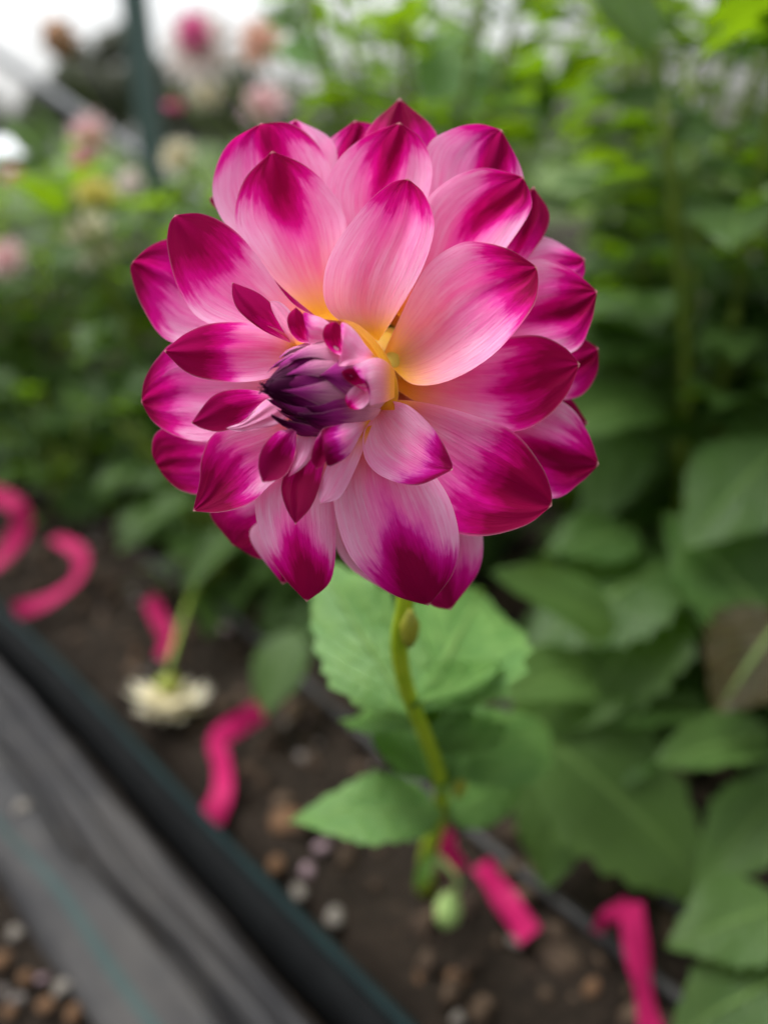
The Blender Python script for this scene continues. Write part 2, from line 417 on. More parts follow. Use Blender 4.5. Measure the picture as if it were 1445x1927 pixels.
# --- front ring
petal([(690, 632), (625, 592), (608, 540), (626, 470), (688, 385), (735, 345)], [(712, 642), (745, 592), (795, 505), (817, 425), (800, 368)], (768, 336), 30, 5, bow=34, cup=34, crease=14, roll=4, tip=.76, flame=-.02, edge=.02, asym=.25, rose=.85, yel=.30)
petal([(722, 665), (742, 620), (800, 505), (860, 460), (905, 456), (960, 470)], [(735, 690), (780, 724), (850, 714), (930, 665), (998, 585), (1012, 540)], (1010, 502), 34, 12, bow=22, cup=40, crease=18, roll=-12, tip=.70, flame=.03, edge=.05, rose=1.0, yel=.36)
petal([(745, 690), (850, 660), (940, 638), (1010, 631), (1060, 652)], [(748, 735), (800, 765), (890, 795), (965, 812), (1020, 792), (1065, 745)], (1091, 685), 55, 32, bow=6, cup=30, crease=18, roll=2, tip=.55, flame=.08, edge=.02, rose=1.0, yel=.32)
petal([(745, 752), (800, 758), (880, 778), (965, 812), (1016, 872), (1036, 920)], [(735, 790), (760, 880), (830, 985), (900, 1009), (985, 990)], (1038, 952), 30, 22, bow=20, cup=36, crease=14, roll=-4, tip=.52, flame=.06, rose=1.0, edge=.03, yel=.22)
petal([(745, 800), (815, 890), (850, 950), (864, 1020), (852, 1080)], [(668, 810), (632, 890), (630, 960), (655, 1040), (700, 1092), (745, 1122)], (806, 1140), 30, 0, bow=26, cup=-40, crease=-6, roll=0, tip=.66, flame=.24, edge=-.03, pur=.35, rose=.8, asym=.05, yel=.22)
petal([(655, 830), (632, 910), (632, 1000), (630, 1060), (618, 1100)], [(560, 830), (492, 900), (480, 950), (494, 1020), (530, 1082)], (577, 1133), 40, 18, bow=10, cup=-26, crease=0, tip=.66, flame=.16, asym=.0, rose=.7, yel=.2)
petal([(585, 770), (470, 795), (405, 815), (380, 860), (376, 905)], [(610, 810), (560, 870), (510, 912), (470, 948), (415, 964)], (363, 962), 25, -22, bow=12, cup=26, crease=10, roll=-4, tip=.54, flame=.06, edge=.0, pur=.2, rose=.9, yel=.24)
petal([(590, 640), (490, 630), (385, 605), (338, 548), (316, 470), (318, 425)], [(600, 600), (545, 565), (480, 475), (432, 426), (380, 402)], (330, 404), 30, 6, bow=10, cup=28, crease=12, roll=-8, tip=.57, flame=.06, edge=.02, rose=.8, yel=.24)
petal([(600, 600), (520, 530), (458, 450), (442, 405), (460, 338)], [(640, 604), (650, 500), (650, 410), (618, 352), (572, 310)], (512, 284), 45, 38, bow=8, cup=32, crease=18, tip=.70, flame=.22, edge=.03, rose=.95, yel=.34)
petal([(560, 640), (500, 612), (410, 607), (352, 626)], [(560, 700), (470, 718), (400, 716), (350, 700)], (309, 661), 5, -80, bow=0, cup=34, crease=6, roll=0, tip=.50, flame=.02, edge=.08, pur=.25, rose=1., yel=.16)

# --- smaller petals opening round the bud
petal([(520, 742), (455, 732), (402, 744)], [(510, 752), (470, 790), (420, 812), (385, 808)], (360, 796), -40, -125, cup=20, crease=4, tip=.15, pur=.35, rose=1., yel=0, flame=.1, soft=.52)
petal([(540, 742), (500, 752), (460, 790)], [(560, 770), (520, 800), (455, 812)], (425, 806), -30, -108, cup=-6, crease=0, tip=1.25, rose=.5, yel=.0, flame=0.)
petal([(555, 640), (522, 585), (488, 552)], [(545, 645), (495, 622), (452, 588), (438, 560)], (437, 531), 0, -95, cup=18, crease=4, tip=.05, pur=.45, rose=1., yel=0, out=0., soft=.55)
petal([(590, 640), (560, 600), (530, 570)], [(560, 650), (545, 640), (515, 590)], (508, 566), 5, -70, cup=-8, crease=0, tip=1.3, rose=.2, yel=.3, flame=0.)
petal([(715, 752), (770, 764), (822, 815), (848, 865)], [(705, 770), (684, 815), (688, 865), (722, 898), (785, 913)], (852, 884), 0, -95, bow=18, cup=38, crease=4, roll=-6, tip=.66, flame=-.05, edge=.10, pur=.65, rose=.35, yel=.16, asym=.2)
petal([(640, 820), (612, 870), (603, 912), (585, 955)], [(580, 830), (545, 870), (529, 915), (538, 955)], (556, 987), -30, -130, cup=26, crease=4, tip=.10, pur=.4, rose=1., yel=0, flame=.1, soft=.52)
petal([(700, 800), (670, 880), (640, 935)], [(640, 820), (610, 890), (600, 925)], (603, 948), -15, -100, cup=-16, crease=0, tip=1.15, rose=.45, yel=.3, flame=0.)

# --- rolled petals: the inside of the far wall, and the near wall seen from outside, as one petal
def rolled(*sheets): return petal_object([petal(raw=True, **s) for s in sheets])
petal([(700, 772), (716, 740), (708, 700), (688, 660), (658, 625)], [(742, 772), (750, 742), (742, 698), (716, 652), (676, 612)], (636, 598), -8, 12, cup=-14, crease=0, tip=2.0, rose=0, yel=3.0, flame=0)
IN = dict(crease=2, rose=1., yel=0, flame=.1, wave=.8, soft=.55)
OUT = dict(crease=0, yel=.16, wave=.8, rose=.35, flame=0.)
rolled(dict(L=[(582, 646), (564, 643), (549, 629), (541, 609), (543, 592)], Rr=[(586, 640), (579, 626), (577, 607), (569, 590)], tip_px=(557, 578), zb=-105, zt=-108, cup=22, tip=.10, pur=.05, **IN),
       dict(L=[(650, 630), (612, 602), (590, 593), (571, 588)], Rr=[(645, 656), (615, 652), (594, 649), (581, 645)], tip_px=(574, 612), zb=-35, zt=-118, bow=30, cup=-26, tip=.74, pur=.6, edge=.12, **OUT))
rolled(dict(L=[(648, 672), (624, 661), (611, 645), (607, 627), (614, 611)], Rr=[(652, 664), (648, 645), (645, 626), (640, 612)], tip_px=(630, 605), zb=-150, zt=-138, cup=20, tip=.10, pur=.05, **IN),
       dict(L=[(708, 672), (687, 648), (673, 628), (655, 611), (642, 609)], Rr=[(704, 684), (672, 689), (650, 689), (637, 687), (645, 664)], tip_px=(645, 640), zb=-55, zt=-152, bow=44, cup=-26, tip=.76, pur=.6, edge=.05, **OUT))
rolled(dict(L=[(696, 722), (690, 706), (676, 696), (658, 693)], Rr=[(690, 738), (672, 728), (660, 722), (648, 712)], tip_px=(642, 699), zb=-142, zt=-160, cup=12, tip=.10, pur=0., **IN),
       dict(L=[(698, 742), (693, 758), (682, 768), (668, 771)], Rr=[(690, 722), (668, 726), (655, 738), (649, 752)], tip_px=(656, 768), zb=-140, zt=-162, cup=10, tip=.72, pur=0., rose=1., yel=0, crease=2, flame=.1, edge=.1, wave=.8),
       dict(L=[(742, 696), (726, 680), (706, 673), (684, 680), (664, 691)], Rr=[(742, 748), (726, 756), (708, 760), (696, 762), (698, 742)], tip_px=(690, 712), zb=-80, zt=-164, bow=26, cup=-20, tip=.66, pur=.5, crease=0, yel=.36, wave=.8, rose=.3, flame=0.))
rolled(dict(L=[(548, 806), (519, 814), (494, 842), (486, 876)], Rr=[(558, 812), (556, 852), (543, 887), (524, 903)], tip_px=(494, 908), zb=-120, zt=-160, cup=26, tip=.02, pur=.6, **IN),
       dict(L=[(608, 800), (600, 830), (586, 862), (565, 884)], Rr=[(560, 806), (558, 830), (556, 856), (548, 884)], tip_px=(542, 898), zb=-60, zt=-132, bow=20, cup=-10, tip=1.0, pur=.3, **OUT))
rolled(dict(L=[(606, 808), (594, 828), (587, 850), (586, 868)], Rr=[(612, 818), (616, 840), (616, 860), (609, 876)], tip_px=(596, 882), zb=-140, zt=-150, cup=18, tip=.10, pur=.5, **IN),
       dict(L=[(698, 790), (664, 794), (632, 800), (605, 810)], Rr=[(690, 802), (677, 822), (660, 852), (638, 870), (616, 876)], tip_px=(612, 846), zb=-55, zt=-152, bow=26, cup=-24, tip=.52, pur=.8, flame=0., edge=.1, crease=0, yel=.16, wave=.8, rose=.4))

# --- the closed bud in the middle, leaning to the left
b0, b1 = Vector(fp(705, 722, 10)), Vector(fp(512, 730, -150))
bax = (b1 - b0); BL = bax.length; bax.normalize()
ba = (UP - bax * UP.dot(bax)).normalized(); bb = bax.cross(ba)
def brad(u): return np.interp(u, [0, .15, .35, .55, .75, .9, 1.0, 1.1], [36, 52, 65, 68, 58, 38, 20, 8]) * PX
def floret(phi, half, u0, u1, lift, shade, tipout=0., name='bud_floret'):
    nu, nv = 22, 11
    u = np.linspace(0, 1, nu)[:, None]; v = np.linspace(-1, 1, nv)[None, :]
    w = half * np.clip(np.sin(np.pi * np.clip(u * .86 + .12, 0, 1)) ** .7, .0, 1) * np.sqrt(np.clip(1.02 - u ** 4, 0, 1))
    ang = phi + v * w + .25 * (u - .5)
    U = u0 + (u1 - u0) * u
    rr = brad(U + 0 * v) + lift * PX * (1 + .35 * (1 - v ** 2)) + (7 * PX) * (1 - v ** 2) * np.sin(np.pi * u) + tipout * PX * smooth(.7, 1, u)
    P = np.array(b0)[None, None] + (U + 0 * v)[..., None] * BL * np.array(bax) + (rr * np.cos(ang))[..., None] * np.array(ba) + (rr * np.sin(ang))[..., None] * np.array(bb)
    me = mesh(name, P.reshape(-1, 3) - np.array(FC), grid_faces(nu, nv, flip=True), M['bud'])
    uv_set(me, np.stack(np.broadcast_arrays(u + 0 * v, (v + 1) / 2 + 0 * u), -1).reshape(-1, 2))
    attr(me, 'rnd', np.tile([rng.random(), shade, 0, 1], (nu * nv, 1)))
    return link(name, me, head)
for k in range(7):                       # outer scales
    phi = 2 * math.pi * k / 7 + .25
    up = math.cos(phi)
    floret(phi, .62, 0.0, .84 + .06 * math.sin(k * 2.3), 7 + 3 * (k % 2), rng.uniform(-.14, -.06) + .10 * (up < 0) - .16 * (up > .3), 3)  # lower scales darker: own deeper purple plus shade put into the colour
for k in range(8):
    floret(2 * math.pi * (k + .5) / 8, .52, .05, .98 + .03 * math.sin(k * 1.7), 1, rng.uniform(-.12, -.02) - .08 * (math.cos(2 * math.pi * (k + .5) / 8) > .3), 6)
for k in range(7):
    floret(2 * math.pi * k / 7 + .2, .6, .3, 1.08 + .03 * math.sin(k * 2.9), -6 - (k % 2) * 3, .18, 4)
for k in range(5):
    floret(2 * math.pi * k / 5 + .5, .8, .5, 1.1, -16, .25, 2)
v, f = lathe(b0, b1, [(0, 30 * PX), (.3, 56 * PX), (.6, 58 * PX), (.85, 36 * PX), (1.0, 18 * PX), (1.06, 4 * PX)])
me = mesh('bud_core', [p - FC for p in v], f, M['bud']); uv_set(me, [(.9, .5)] * len(v)); attr(me, 'rnd', [[.5, .2, 0, 1]] * len(v))
link('bud_core', me, head)
# two half-open scales under the bud, some shade put into their colour
floret(math.pi * .93, .62, .25, 1.02, 16, .12, 10)
floret(math.pi * 1.15, .55, .1, .90, 14, .10, 4)

# rear petals and green bracts behind the head, seen only from the side
for k in range(11):
    q = 2 * math.pi * k / 11 + .2
    dx, dy = math.cos(q), math.sin(q); cx, cy = 715, 668
    nx, ny = -dy, dx
    e = lambda r, w: (cx + dx * r + nx * w, cy + dy * r + ny * w)
    petal([e(60, -25), e(180, -70), e(270, -66)], [e(60, 25), e(180, 70), e(270, 66)], e(345, 0), 190, 215, cup=-18, tip=.5)
for k in range(8):
    q = 2 * math.pi * k / 8
    V = []
    n0 = fp(735, 665, 240)
    rd = RIGHT * math.cos(q) + UP * math.sin(q); tg = -RIGHT * math.sin(q) + UP * math.cos(q)
    for i in range(8):
        u = i / 7; wd = 26 * PX * math.sin(math.pi * min(.98, u * .8 + .18)) ** .8
        c = n0 + rd * (20 + 120 * u) * PX + FWD * (14 * math.sin(u * 3) - 10 * u) * PX
        for s in (-1, 0, 1): V.append(c + tg * wd * s - FC + FWD * (abs(s) * -4 * PX))
    link('bract', mesh('bract', V, grid_faces(8, 3), M['green']), head)

M['budgreen'] = plain('young_bud_green', (.22, .34, .10), .5, .3, (.30, .40, .14), 80)
M['sidebud'] = plain('side_bud', (.34, .33, .03), .5, .3, (.25, .28, .03), 80)
# --- stem of the bloom
SP = [fp(738, 672, 245), at(752, 800, .243), at(768, 980, .250), at(764, 1120, .256), at(750, 1210, .266), at(766, 1300, .285), at(800, 1385, .315), at(828, 1470, .36), at(826, 1540, .42), at(806, 1605, .50), main_foot + Vector((0, 0, -.01))]
v, f = tube(SP, [.0036, .0030, .0030, .0031, .0033, .0036, .0042, .0048, .0053, .006, .007], M['stem_main'], seg=12, n=60)
link('stem', mesh('stem', [p - main_foot for p in v], f, M['stem_main']), plant0)

# ================================================================== leaves
def leaf_geo(length=1.0, width=.56, teeth=9, fold=.16, droop=.22, wav=.02, seed=0, nu=24, nv=13, tooth=.085):
    r = random.Random(seed); ph = r.random() * 6
    V = []; UV = []
    for i in range(nu):
        u = i / (nu - 1)
        w = width * .5 * (math.sin(math.pi * u ** .78) ** .85 * (1 - .25 * u) + .012)
        if u > .97: w *= (1 - u) / .03
        for j in range(nv):
            v = -1 + 2 * j / (nv - 1)
            saw = (u * teeth + .1) % 1.0
            ww = w * (1 + (tooth * (saw - .3) * 2.4 if abs(v) > .9 and .06 < u < .96 else 0))
            x = ww * v; y = length * u + (abs(v) ** 2) * .03 * (1 - u)
            z = fold * abs(x) - droop * u * u * length + wav * math.sin(u * 9 + ph + v * 2) * abs(v) + .012 * math.cos((u * 8 - abs(v) * 2.2) * 2 * math.pi) * abs(v) * (1 - abs(v)) * 2
            V.append(Vector((x, y, z))); UV.append((u, j / (nv - 1)))
    return V, grid_faces(nu, nv, flip=True), UV
def petiole_geo(pts, r):
    v, f = tube(pts, [r, r * .7], None, seg=5, n=7)
    return v, f, [(.5, .5)] * len(v)
def combine(parts):
    V, Fc, U = [], [], []
    for v, f, u in parts:
        o = len(V); V += v; Fc += [tuple(i + o for i in q) for q in f]; U += u
    return V, Fc, U
def xf(g, mat): return [mat @ p for p in g[0]], g[1], g[2]

BLADES = []                     # single blades, no stalk: length 1 along +Y
for k in range(5):
    g = leaf_geo(width=[.58, .66, .52, .62, .70][k], droop=[.18, .3, .1, .38, .22][k], fold=[.2, .12, .3, .16, .08][k], wav=.025, seed=k, teeth=[8, 9, 7, 10, 8][k])
    BLADES.append(g)
def leafmesh(name, g, mat):
    me = mesh(name, g[0], g[1], mat); uv_set(me, g[2]); return me
LEAF = {}
for key in ('leaf', 'leaf_young', 'leaf_old'):
    LEAF[key] = []
    for k in range(5):
        LEAF[key].append(leafmesh('leaf_blade', BLADES[k], M[key]))
# leaves with a stalk (stalk base at the origin), simple and three-parted
STALKED = []
for k in range(4):
    g = leaf_geo(length=.78, width=[.56, .62, .50, .58][k], droop=[.25, .4, .12, .3][k], fold=.18, wav=.02, seed=20 + k, nu=15, nv=9)
    STALKED.append(leafmesh('stalked_leaf', combine([xf(g, Matrix.Translation((0, .22, .02))), petiole_geo([(0, 0, 0), (0, .12, .015), (0, .24, .02)], .014)]), M['leaf']))
for k in range(5):
    g = leaf_geo(length=.56, width=.42, droop=[.2, .35, .12, .28, .4][k], fold=.2, wav=.02, seed=30 + k, nu=13, nv=9)
    g2 = leaf_geo(length=.40, width=.27, droop=.2, fold=.2, wav=.015, seed=40 + k, nu=11, nv=7)
    parts = [xf(g, Matrix.Translation((0, .46, .02))), petiole_geo([(0, 0, 0), (0, .25, .02), (0, .48, .02)], .014)]
    for sgn in (-1, 1):
        parts.append(xf(g2, Matrix.Translation((0, .34 + .04 * sgn, .018)) @ Matrix.Rotation(sgn * R(-58 + 6 * k), 4, 'Z') @ Matrix.Rotation(R(-8), 4, 'X')))
    STALKED.append(leafmesh('compound_leaf', combine(parts), M['leaf']))
FAR = []
for k in range(3):
    g = leaf_geo(length=.78, width=.58, droop=[.25, .4, .12][k], fold=.18, wav=.02, seed=60 + k, nu=9, nv=5, teeth=4)
    FAR.append(leafmesh('stalked_leaf', combine([xf(g, Matrix.Translation((0, .22, .02))), petiole_geo([(0, 0, 0), (0, .12, .015), (0, .24, .02)], .014)]), M['leaf']))

def frame(y, zhint):
    y = y.normalized(); z = (zhint - y * zhint.dot(y))
    if z.length < 1e-4: z = y.orthogonal()
    z.normalize(); x = y.cross(z)
    return Matrix((x, y, z)).transposed().to_4x4()
def place_leaf(parent, me, p, tip, zhint, wscale=1.0, label=None):
    o = link('leaf', me, parent)
    d = tip - p
    o.matrix_local = Matrix.Translation(p - origin_of(parent)) @ frame(d, zhint) @ Matrix.Diagonal((d.length * wscale, d.length, d.length, 1))
    if label: o['label'] = label
    return o
def leaf_px(parent, a, da, b, db, key='leaf', k=0, wscale=1.0, tilt=(0, 0), label=None):
    p, q = at(*a, da), at(*b, db)
    zh = -FWD * .6 + Vector((0, 0, 1)) * .8 + RIGHT * tilt[0] + UP * tilt[1]
    return place_leaf(parent, LEAF[key][k], p, q, zh, wscale, label)

# the leaning plant's own leaves
leaf_px(plant0, (782, 1350), .300, (560, 1020), .335, 'leaf_young', 1, .74, (-.3, -.3))
leaf_px(plant0, (790, 1350), .305, (960, 1210), .350, 'leaf_young', 2, .75, (-.6, .2))
leaf_px(plant0, (785, 1345), .300, (930, 1040), .40, 'leaf_young', 4, .8, (0, 0))
leaf_px(plant0, (795, 1370), .31, (650, 1300), .39, 'leaf_young', 0, .8, (0, .3))
leaf_px(plant0, (832, 1490), .37, (900, 1290), .40, 'leaf_young', 2, .8, (-.2, 0))
leaf_px(plant0, (812, 1400), .32, (900, 1300), .345, 'leaf_young', 0, .7, (.4, 0))
leaf_px(plant0, (826, 1450), .355, (1060, 1320), .42, 'leaf_young', 4, .85, (-.1, .2))
leaf_px(plant0, (800, 1385), .318, (880, 1180), .37, 'leaf_young', 2, .7, (-.7, 0))
leaf_px(plant0, (772, 1335), .284, (945, 1222), .325, 'leaf_young', 2, .62, (-.5, .2))
leaf_px(plant0, (822, 1500), .352, (905, 1340), .372, 'leaf_young', 2, .62, (-.4, .1))
leaf_px(plant0, (838, 1545), .388, (990, 1455), .41, 'leaf_young', 4, .8, (-.2, .2))
leaf_px(plant0, (836, 1535), .378, (570, 1490), .362, 'leaf_young', 3, .9, (0, .5))
leaf_px(plant0, (812, 1470), .345, (690, 1330), .385, 'leaf_young', 0, .75, (.2, .1))
leaf_px(plant0, (815, 1420), .330, (965, 1330), .37, 'leaf_young', 0, .8, (-.2, .2))
leaf_px(plant0, (815, 1600), .470, (780, 1680), .475, 'leaf_young', 2, .6, (0, 0))
# small green flower bud hanging by the soil, and a sprouting side shoot
bp = at(840, 1720, .50)
v, f = tube([at(812, 1600, .49), at(850, 1640, .485), at(862, 1665, .49), at(845, 1690, .50)], [.002, .0016], None, seg=6)
v2, f2 = lathe(at(848, 1680, .50), at(838, 1745, .50), [(0, .003), (.15, .0065), (.45, .0088), (.75, .0078), (1, .003)], 10)
V, Fq = join([(v, f), (v2, f2)])
link('flower_bud', mesh('flower_bud', [p - main_foot for p in V], Fq, M['budgreen']), plant0)
v, f = lathe(at(770, 1215, .262), at(772, 1150, .25), [(0, .0012), (.3, .003), (.6, .0034), (1, .001)], 9)
link('side_bud', mesh('side_bud', [p - main_foot for p in v], f, M['sidebud']), plant0)
v, f = lathe(at(860, 1500, .372), at(872, 1430, .37), [(0, .0016), (.3, .0038), (.6, .004), (1, .001)], 9)
link('side_bud', mesh('side_bud', [p - main_foot for p in v], f, M['sidebud']), plant0)

# ================================================================== ground
def soil_h(t, s):
    n = .012 * np.sin(t * 9 + 1.3 * np.sin(s * 11)) * np.sin(s * 13 + 2) + .006 * np.sin(t * 37 + s * 21) * np.sin(s * 41 - t * 13) + .003 * np.sin(t * 97 + 3 * np.sin(s * 83)) * np.sin(s * 113)
    bed = smooth(.208, .235, s)
    return bed * (.050 + n) + (1 - bed) * (-.006 + .25 * n)
tl = np.concatenate([[-900, -200, -60, -20, -8, -4, -2.5, -1.6, -1.1], np.arange(-.8, 2.0, .012), np.arange(2.0, 4.5, .06), [5, 6, 8, 12, 20, 40, 90, 250, 900]])
sl = np.concatenate([[-900, -250, -90, -40, -20, -10, -6, -4, -2.5, -1.6, -1.0, -.7, -.5], np.arange(-.4, 1.2, .012), np.arange(1.2, 3.5, .06), [4, 5, 7, 10, 16, 30, 60, 120, 300, 900]])
T_, S_ = np.meshgrid(tl, sl, indexing='ij')
H_ = soil_h(T_, S_) + .0025 * nrg.standard_normal(T_.shape) * (np.abs(T_) < 3)
fade = smooth(4.0, 8.0, np.maximum(np.abs(T_), np.abs(S_)))
H_ = H_ * (1 - fade) + .02 * fade
P_ = T_[..., None] * np.array(RD) + S_[..., None] * np.array(RN); P_[..., 2] += H_
def ground_material():
    m = N('soil'); g = m.n('ShaderNodeNewGeometry')
    n1 = m.noise(g.outputs['Position'], 18., 6, .65); n2 = m.noise(g.outputs['Position'], 140., 5, .7); n3 = m.noise(g.outputs['Position'], 5., 4, .6)
    col = m.ramp(n2, [(.3, (.005, .004, .003)), (.52, (.016, .0115, .008)), (.75, (.048, .034, .024))])
    col = m.mix(m.mrange(n1, .4, .7, 0, .6), col, C(.025, .0175, .012))
    # grass beyond the beds
    ln = m.n('ShaderNodeVectorMath', operation='LENGTH'); m.l(g.outputs['Position'], ln.inputs[0])
    far = m.mrange(m.math('ADD', ln.outputs['Value'], m.math('MULTIPLY', n3, 3.)), 6.5, 10.)
    gr = m.mix(n1, C(.05, .10, .025), C(.11, .15, .05))
    col = m.mix(far, col, gr)
    m.solid(col, .95, .15, m.bump(m.math('ADD', n2, n1), .8, .006)); return m.m
M['soil'] = ground_material()
ground = link('ground', mesh('ground', P_.reshape(-1, 3), grid_faces(len(tl), len(sl), flip=True), M['soil']))
tag(ground, kind='structure')

def lump(sub, seed, squash=.7, rough=.22):
    r = np.random.default_rng(seed); v, f = ico(sub)
    k = r.standard_normal((4, 3)) * 1.6; ph = r.random(4) * 6
    out = []
    for p in v:
        d = 1 + sum(rough * .6 * math.sin(p.dot(Vector(k[i])) + ph[i]) for i in range(4)) * .6
        out.append(Vector((p.x * d, p.y * d, p.z * d * squash)))
    return out, f
# crumbs of soil and bark: uncountable
M['crumb'] = plain('soil_crumb', (.018, .012, .009), .95, .15, (.085, .058, .038), 40, .5, .004)
bank = [lump(1, 100 + k, .75, .35) for k in range(6)]
parts = []
for i in range(3400):
    t = rng.uniform(-.25, 1.5); s = rng.uniform(.25, .85) if rng.random() < .9 else rng.uniform(-.3, .03)
    sc = .0018 + .0105 * rng.random() ** 2.6
    v, f = bank[i % 6]
    mt = Matrix.Translation(ts(t, s, float(soil_h(np.array(t), np.array(s))) + sc * .3)) @ Matrix.Rotation(rng.random() * 6.28, 4, (rng.random() - .5, rng.random() - .5, 1)) @ Matrix.Diagonal((sc * rng.uniform(.8, 1.7), sc, sc * rng.uniform(.6, 1.), 1))
    parts.append(([mt @ p for p in v], f))
V, Fq = join(parts)
tag(link('soil_crumbs', mesh('soil_crumbs', V, Fq, M['crumb'])), 'loose dark crumbs of soil and bark scattered over the bed', 'soil', kind='stuff')

# ================================================================== weed mat and its upturned edge along the path
def mat_material():
    m = N('weed_mat_fabric'); uv = m.n('ShaderNodeUVMap', uv_map='UVMap'); su = m.n('ShaderNodeSeparateXYZ'); m.l(uv.outputs[0], su.inputs[0])
    g = m.n('ShaderNodeNewGeometry'); n1 = m.noise(g.outputs['Position'], 30., 5, .6); n2 = m.noise(g.outputs['Position'], 7., 3, .6)
    w = m.n('ShaderNodeTexWave', wave_type='BANDS', bands_direction='X'); w.inputs['Scale'].default_value = 160.; w.inputs['Distortion'].default_value = .3
    m.l(g.outputs['Position'], w.inputs['Vector'])
    col = m.mix(m.mrange(n1, .3, .7), C(.022, .022, .024), C(.035, .034, .034))
    col = m.mix(m.mrange(n2, .45, .7, 0, .5), col, C(.062, .057, .052))
    st = m.math('MULTIPLY', m.mrange(su.outputs[1], .096, .098), m.mrange(su.outputs[1], .104, .106, 1, 0))
    col = m.mix(m.math('MULTIPLY', st, .5), col, C(.012, .055, .052))
    m.solid(col, .7, .25, m.bump(w.outputs['Fac'], .25, .0008)); return m.m
M['mat'] = mat_material()
prof = [(.073, -.002), (.078, .006), (.085, .009), (.10, .010), (.115, .012), (.127, .014), (.134, .010), (.139, -.004), (.143, -.005), (.147, .008), (.152, .017), (.157, .018), (.161, .010), (.164, .006), (.168, .013), (.173, .021), (.179, .022), (.184, .015), (.188, .004), (.192, -.002)]
pr = spline(prof, 60)
tt = np.arange(-1.0, 6.0, .03)
V = []; UVm = []
for t in tt:
    for k, (s, z) in enumerate(pr):
        wob = .006 * math.sin(t * 5.1) + .004 * math.sin(t * 11 + s * 40) + .002 * math.sin(t * 27 + s * 70) ; e = smooth(.0, .03, np.array(.192 - s))
        V.append(ts(t, s + wob * float(e), z * (1 + .4 * math.sin(t * 6 + s * 45)) + .0025 * math.sin(t * 23 + s * 90) + .0015 * math.sin(t * 51 - s * 160) + .004)); UVm.append((t, s))
me = mesh('weed_mat', V, grid_faces(len(tt), len(pr), flip=True), M['mat']); uv_set(me, UVm)
tag(link('weed_mat', me), 'rumpled dusty black weed mat with teal stripe running along the bed', 'weed mat')
M['edging'] = plain('mat_edge_shade', (.005, .0055, .006), .7, .12, (.008, .009, .0095), 30, .1)  # upturned mat edge: its shade is put into this near-black colour
M['teal'] = plain('teal_edge', (.003, .010, .011), .7, .12, (.004, .014, .0145), 30)
edg = tag(empty('mat_upturn', ts(0, .2, 0)), 'upturned weed mat edge, shade put into its near-black colour, with dark teal top stripe', 'edging')
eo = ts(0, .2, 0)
def ribbon_prof(p, t0, t1, name, mat, amp=.0042):
    V = []; ttt = np.arange(t0, t1, .04)
    for t in ttt:
        w = amp * math.sin(t * 4.3) + amp * .6 * math.sin(t * 9.7 + 1)
        for s, z in p: V.append(ts(t, s + w, z + w * .5) - eo)
    return link(name, mesh(name, V, grid_faces(len(ttt), len(p), closed=True, flip=False), mat), edg)
ribbon_prof([(.194, -.02), (.1955, .080), (.2025, .080), (.204, -.02)], -1.0, 6.0, 'shaded_mat_edge', M['edging'])
ribbon_prof([(.1945, .0805), (.1945, .0835), (.1955, .0850), (.2005, .0850), (.2025, .0835), (.2025, .0805)], -1.0, 6.0, 'mat_edge_stripe', M['teal'])

# drip hoses
M['hose'] = plain('drip_hose', (.018, .018, .019), .55, .3, (.03, .029, .028), 25)
def hose(ss, label, r=.0045):
    pts = []
    for t, s in ss: pts.append(ts(t, s, float(soil_h(np.array(t), np.array(s))) + r * 1.6))
    v, f = tube(pts, [r, r], None, seg=10, n=90)
    return tag(link('drip_hose', mesh('drip_hose', v, f, M['hose'])), label, 'hose', 'drip hoses on the bed')
hose([(-.8, .345), (-.2, .346), (.1, .352), (.27, .353), (.45, .372), (.7, .40), (1.2, .39), (2.0, .40), (3.0, .40)], 'grey drip hose lying along the soil past the ribbon strips')
hose([(-.8, .43), (-.2, .42), (.03, .405), (.2, .43), (.5, .55), (1.0, .56), (2.2, .57)], 'dark drip hose lying on soil under the leaves', .006)

# ================================================================== pebbles and chips
M['peb_w'] = plain('pale_pebble', (.21, .19, .165), .85, .15, (.13, .115, .10), 30, .5)
M['peb_o'] = plain('ochre_chip', (.15, .082, .042), .85, .2, (.09, .05, .027), 30, .5)
M['peb_g'] = plain('grey_pebble', (.19, .17, .16), .8, .3, (.12, .10, .09), 60, .4)
M['peb_p'] = plain('mauve_pebble', (.23, .16, .18), .75, .3, (.16, .11, .12), 60, .3)
PEB = {k: [mesh('pebble', *lump(2, 200 + i + 10 * j, .66, .42), M[k]) for i in range(3)] for j, k in enumerate(('peb_w', 'peb_o', 'peb_g', 'peb_p'))}
def pebble(px, py, wpx, k, label, group=None, base=None):
    p = on_z(px, py, .05 if base is None else base)
    t, s = p.dot(RD), p.dot(RN)
    z = float(soil_h(np.array(t), np.array(s))) if base is None else base
    p = on_z(px, py, z)
    r = wpx * .34 * (p - CAM).dot(FWD) / F
    o = link('pebble', PEB[k][rng.randrange(3)])
    o.location = p + Vector((0, 0, r * .45)); o.rotation_euler = (rng.uniform(-.3, .3), rng.uniform(-.3, .3), rng.random() * 6.28)
    o.scale = (r * rng.uniform(.95, 1.2), r * rng.uniform(.85, 1.), r)
    return tag(o, label, 'pebble', group)
pebble(40, 1527, 46, 'peb_w', 'smooth pale pebble sitting on the weed mat', base=.014)
pebble(30, 1762, 46, 'peb_w', 'pale pebble on the path lying apart from the ochre chips', base=.0)
pebble(118, 1862, 54, 'peb_w', 'pale pebble on the path touching the ochre chips', base=.0)
for a in [(6, 1815, 56, 'peb_o'), (50, 1846, 38, 'peb_o'), (90, 1895, 50, 'peb_o'), (140, 1915, 44, 'peb_o'), (20, 1910, 40, 'peb_o')]:
    pebble(*a, 'ochre bark chip on the path among the pebbles beside the weed mat', 'ochre chips on the path', base=.0)
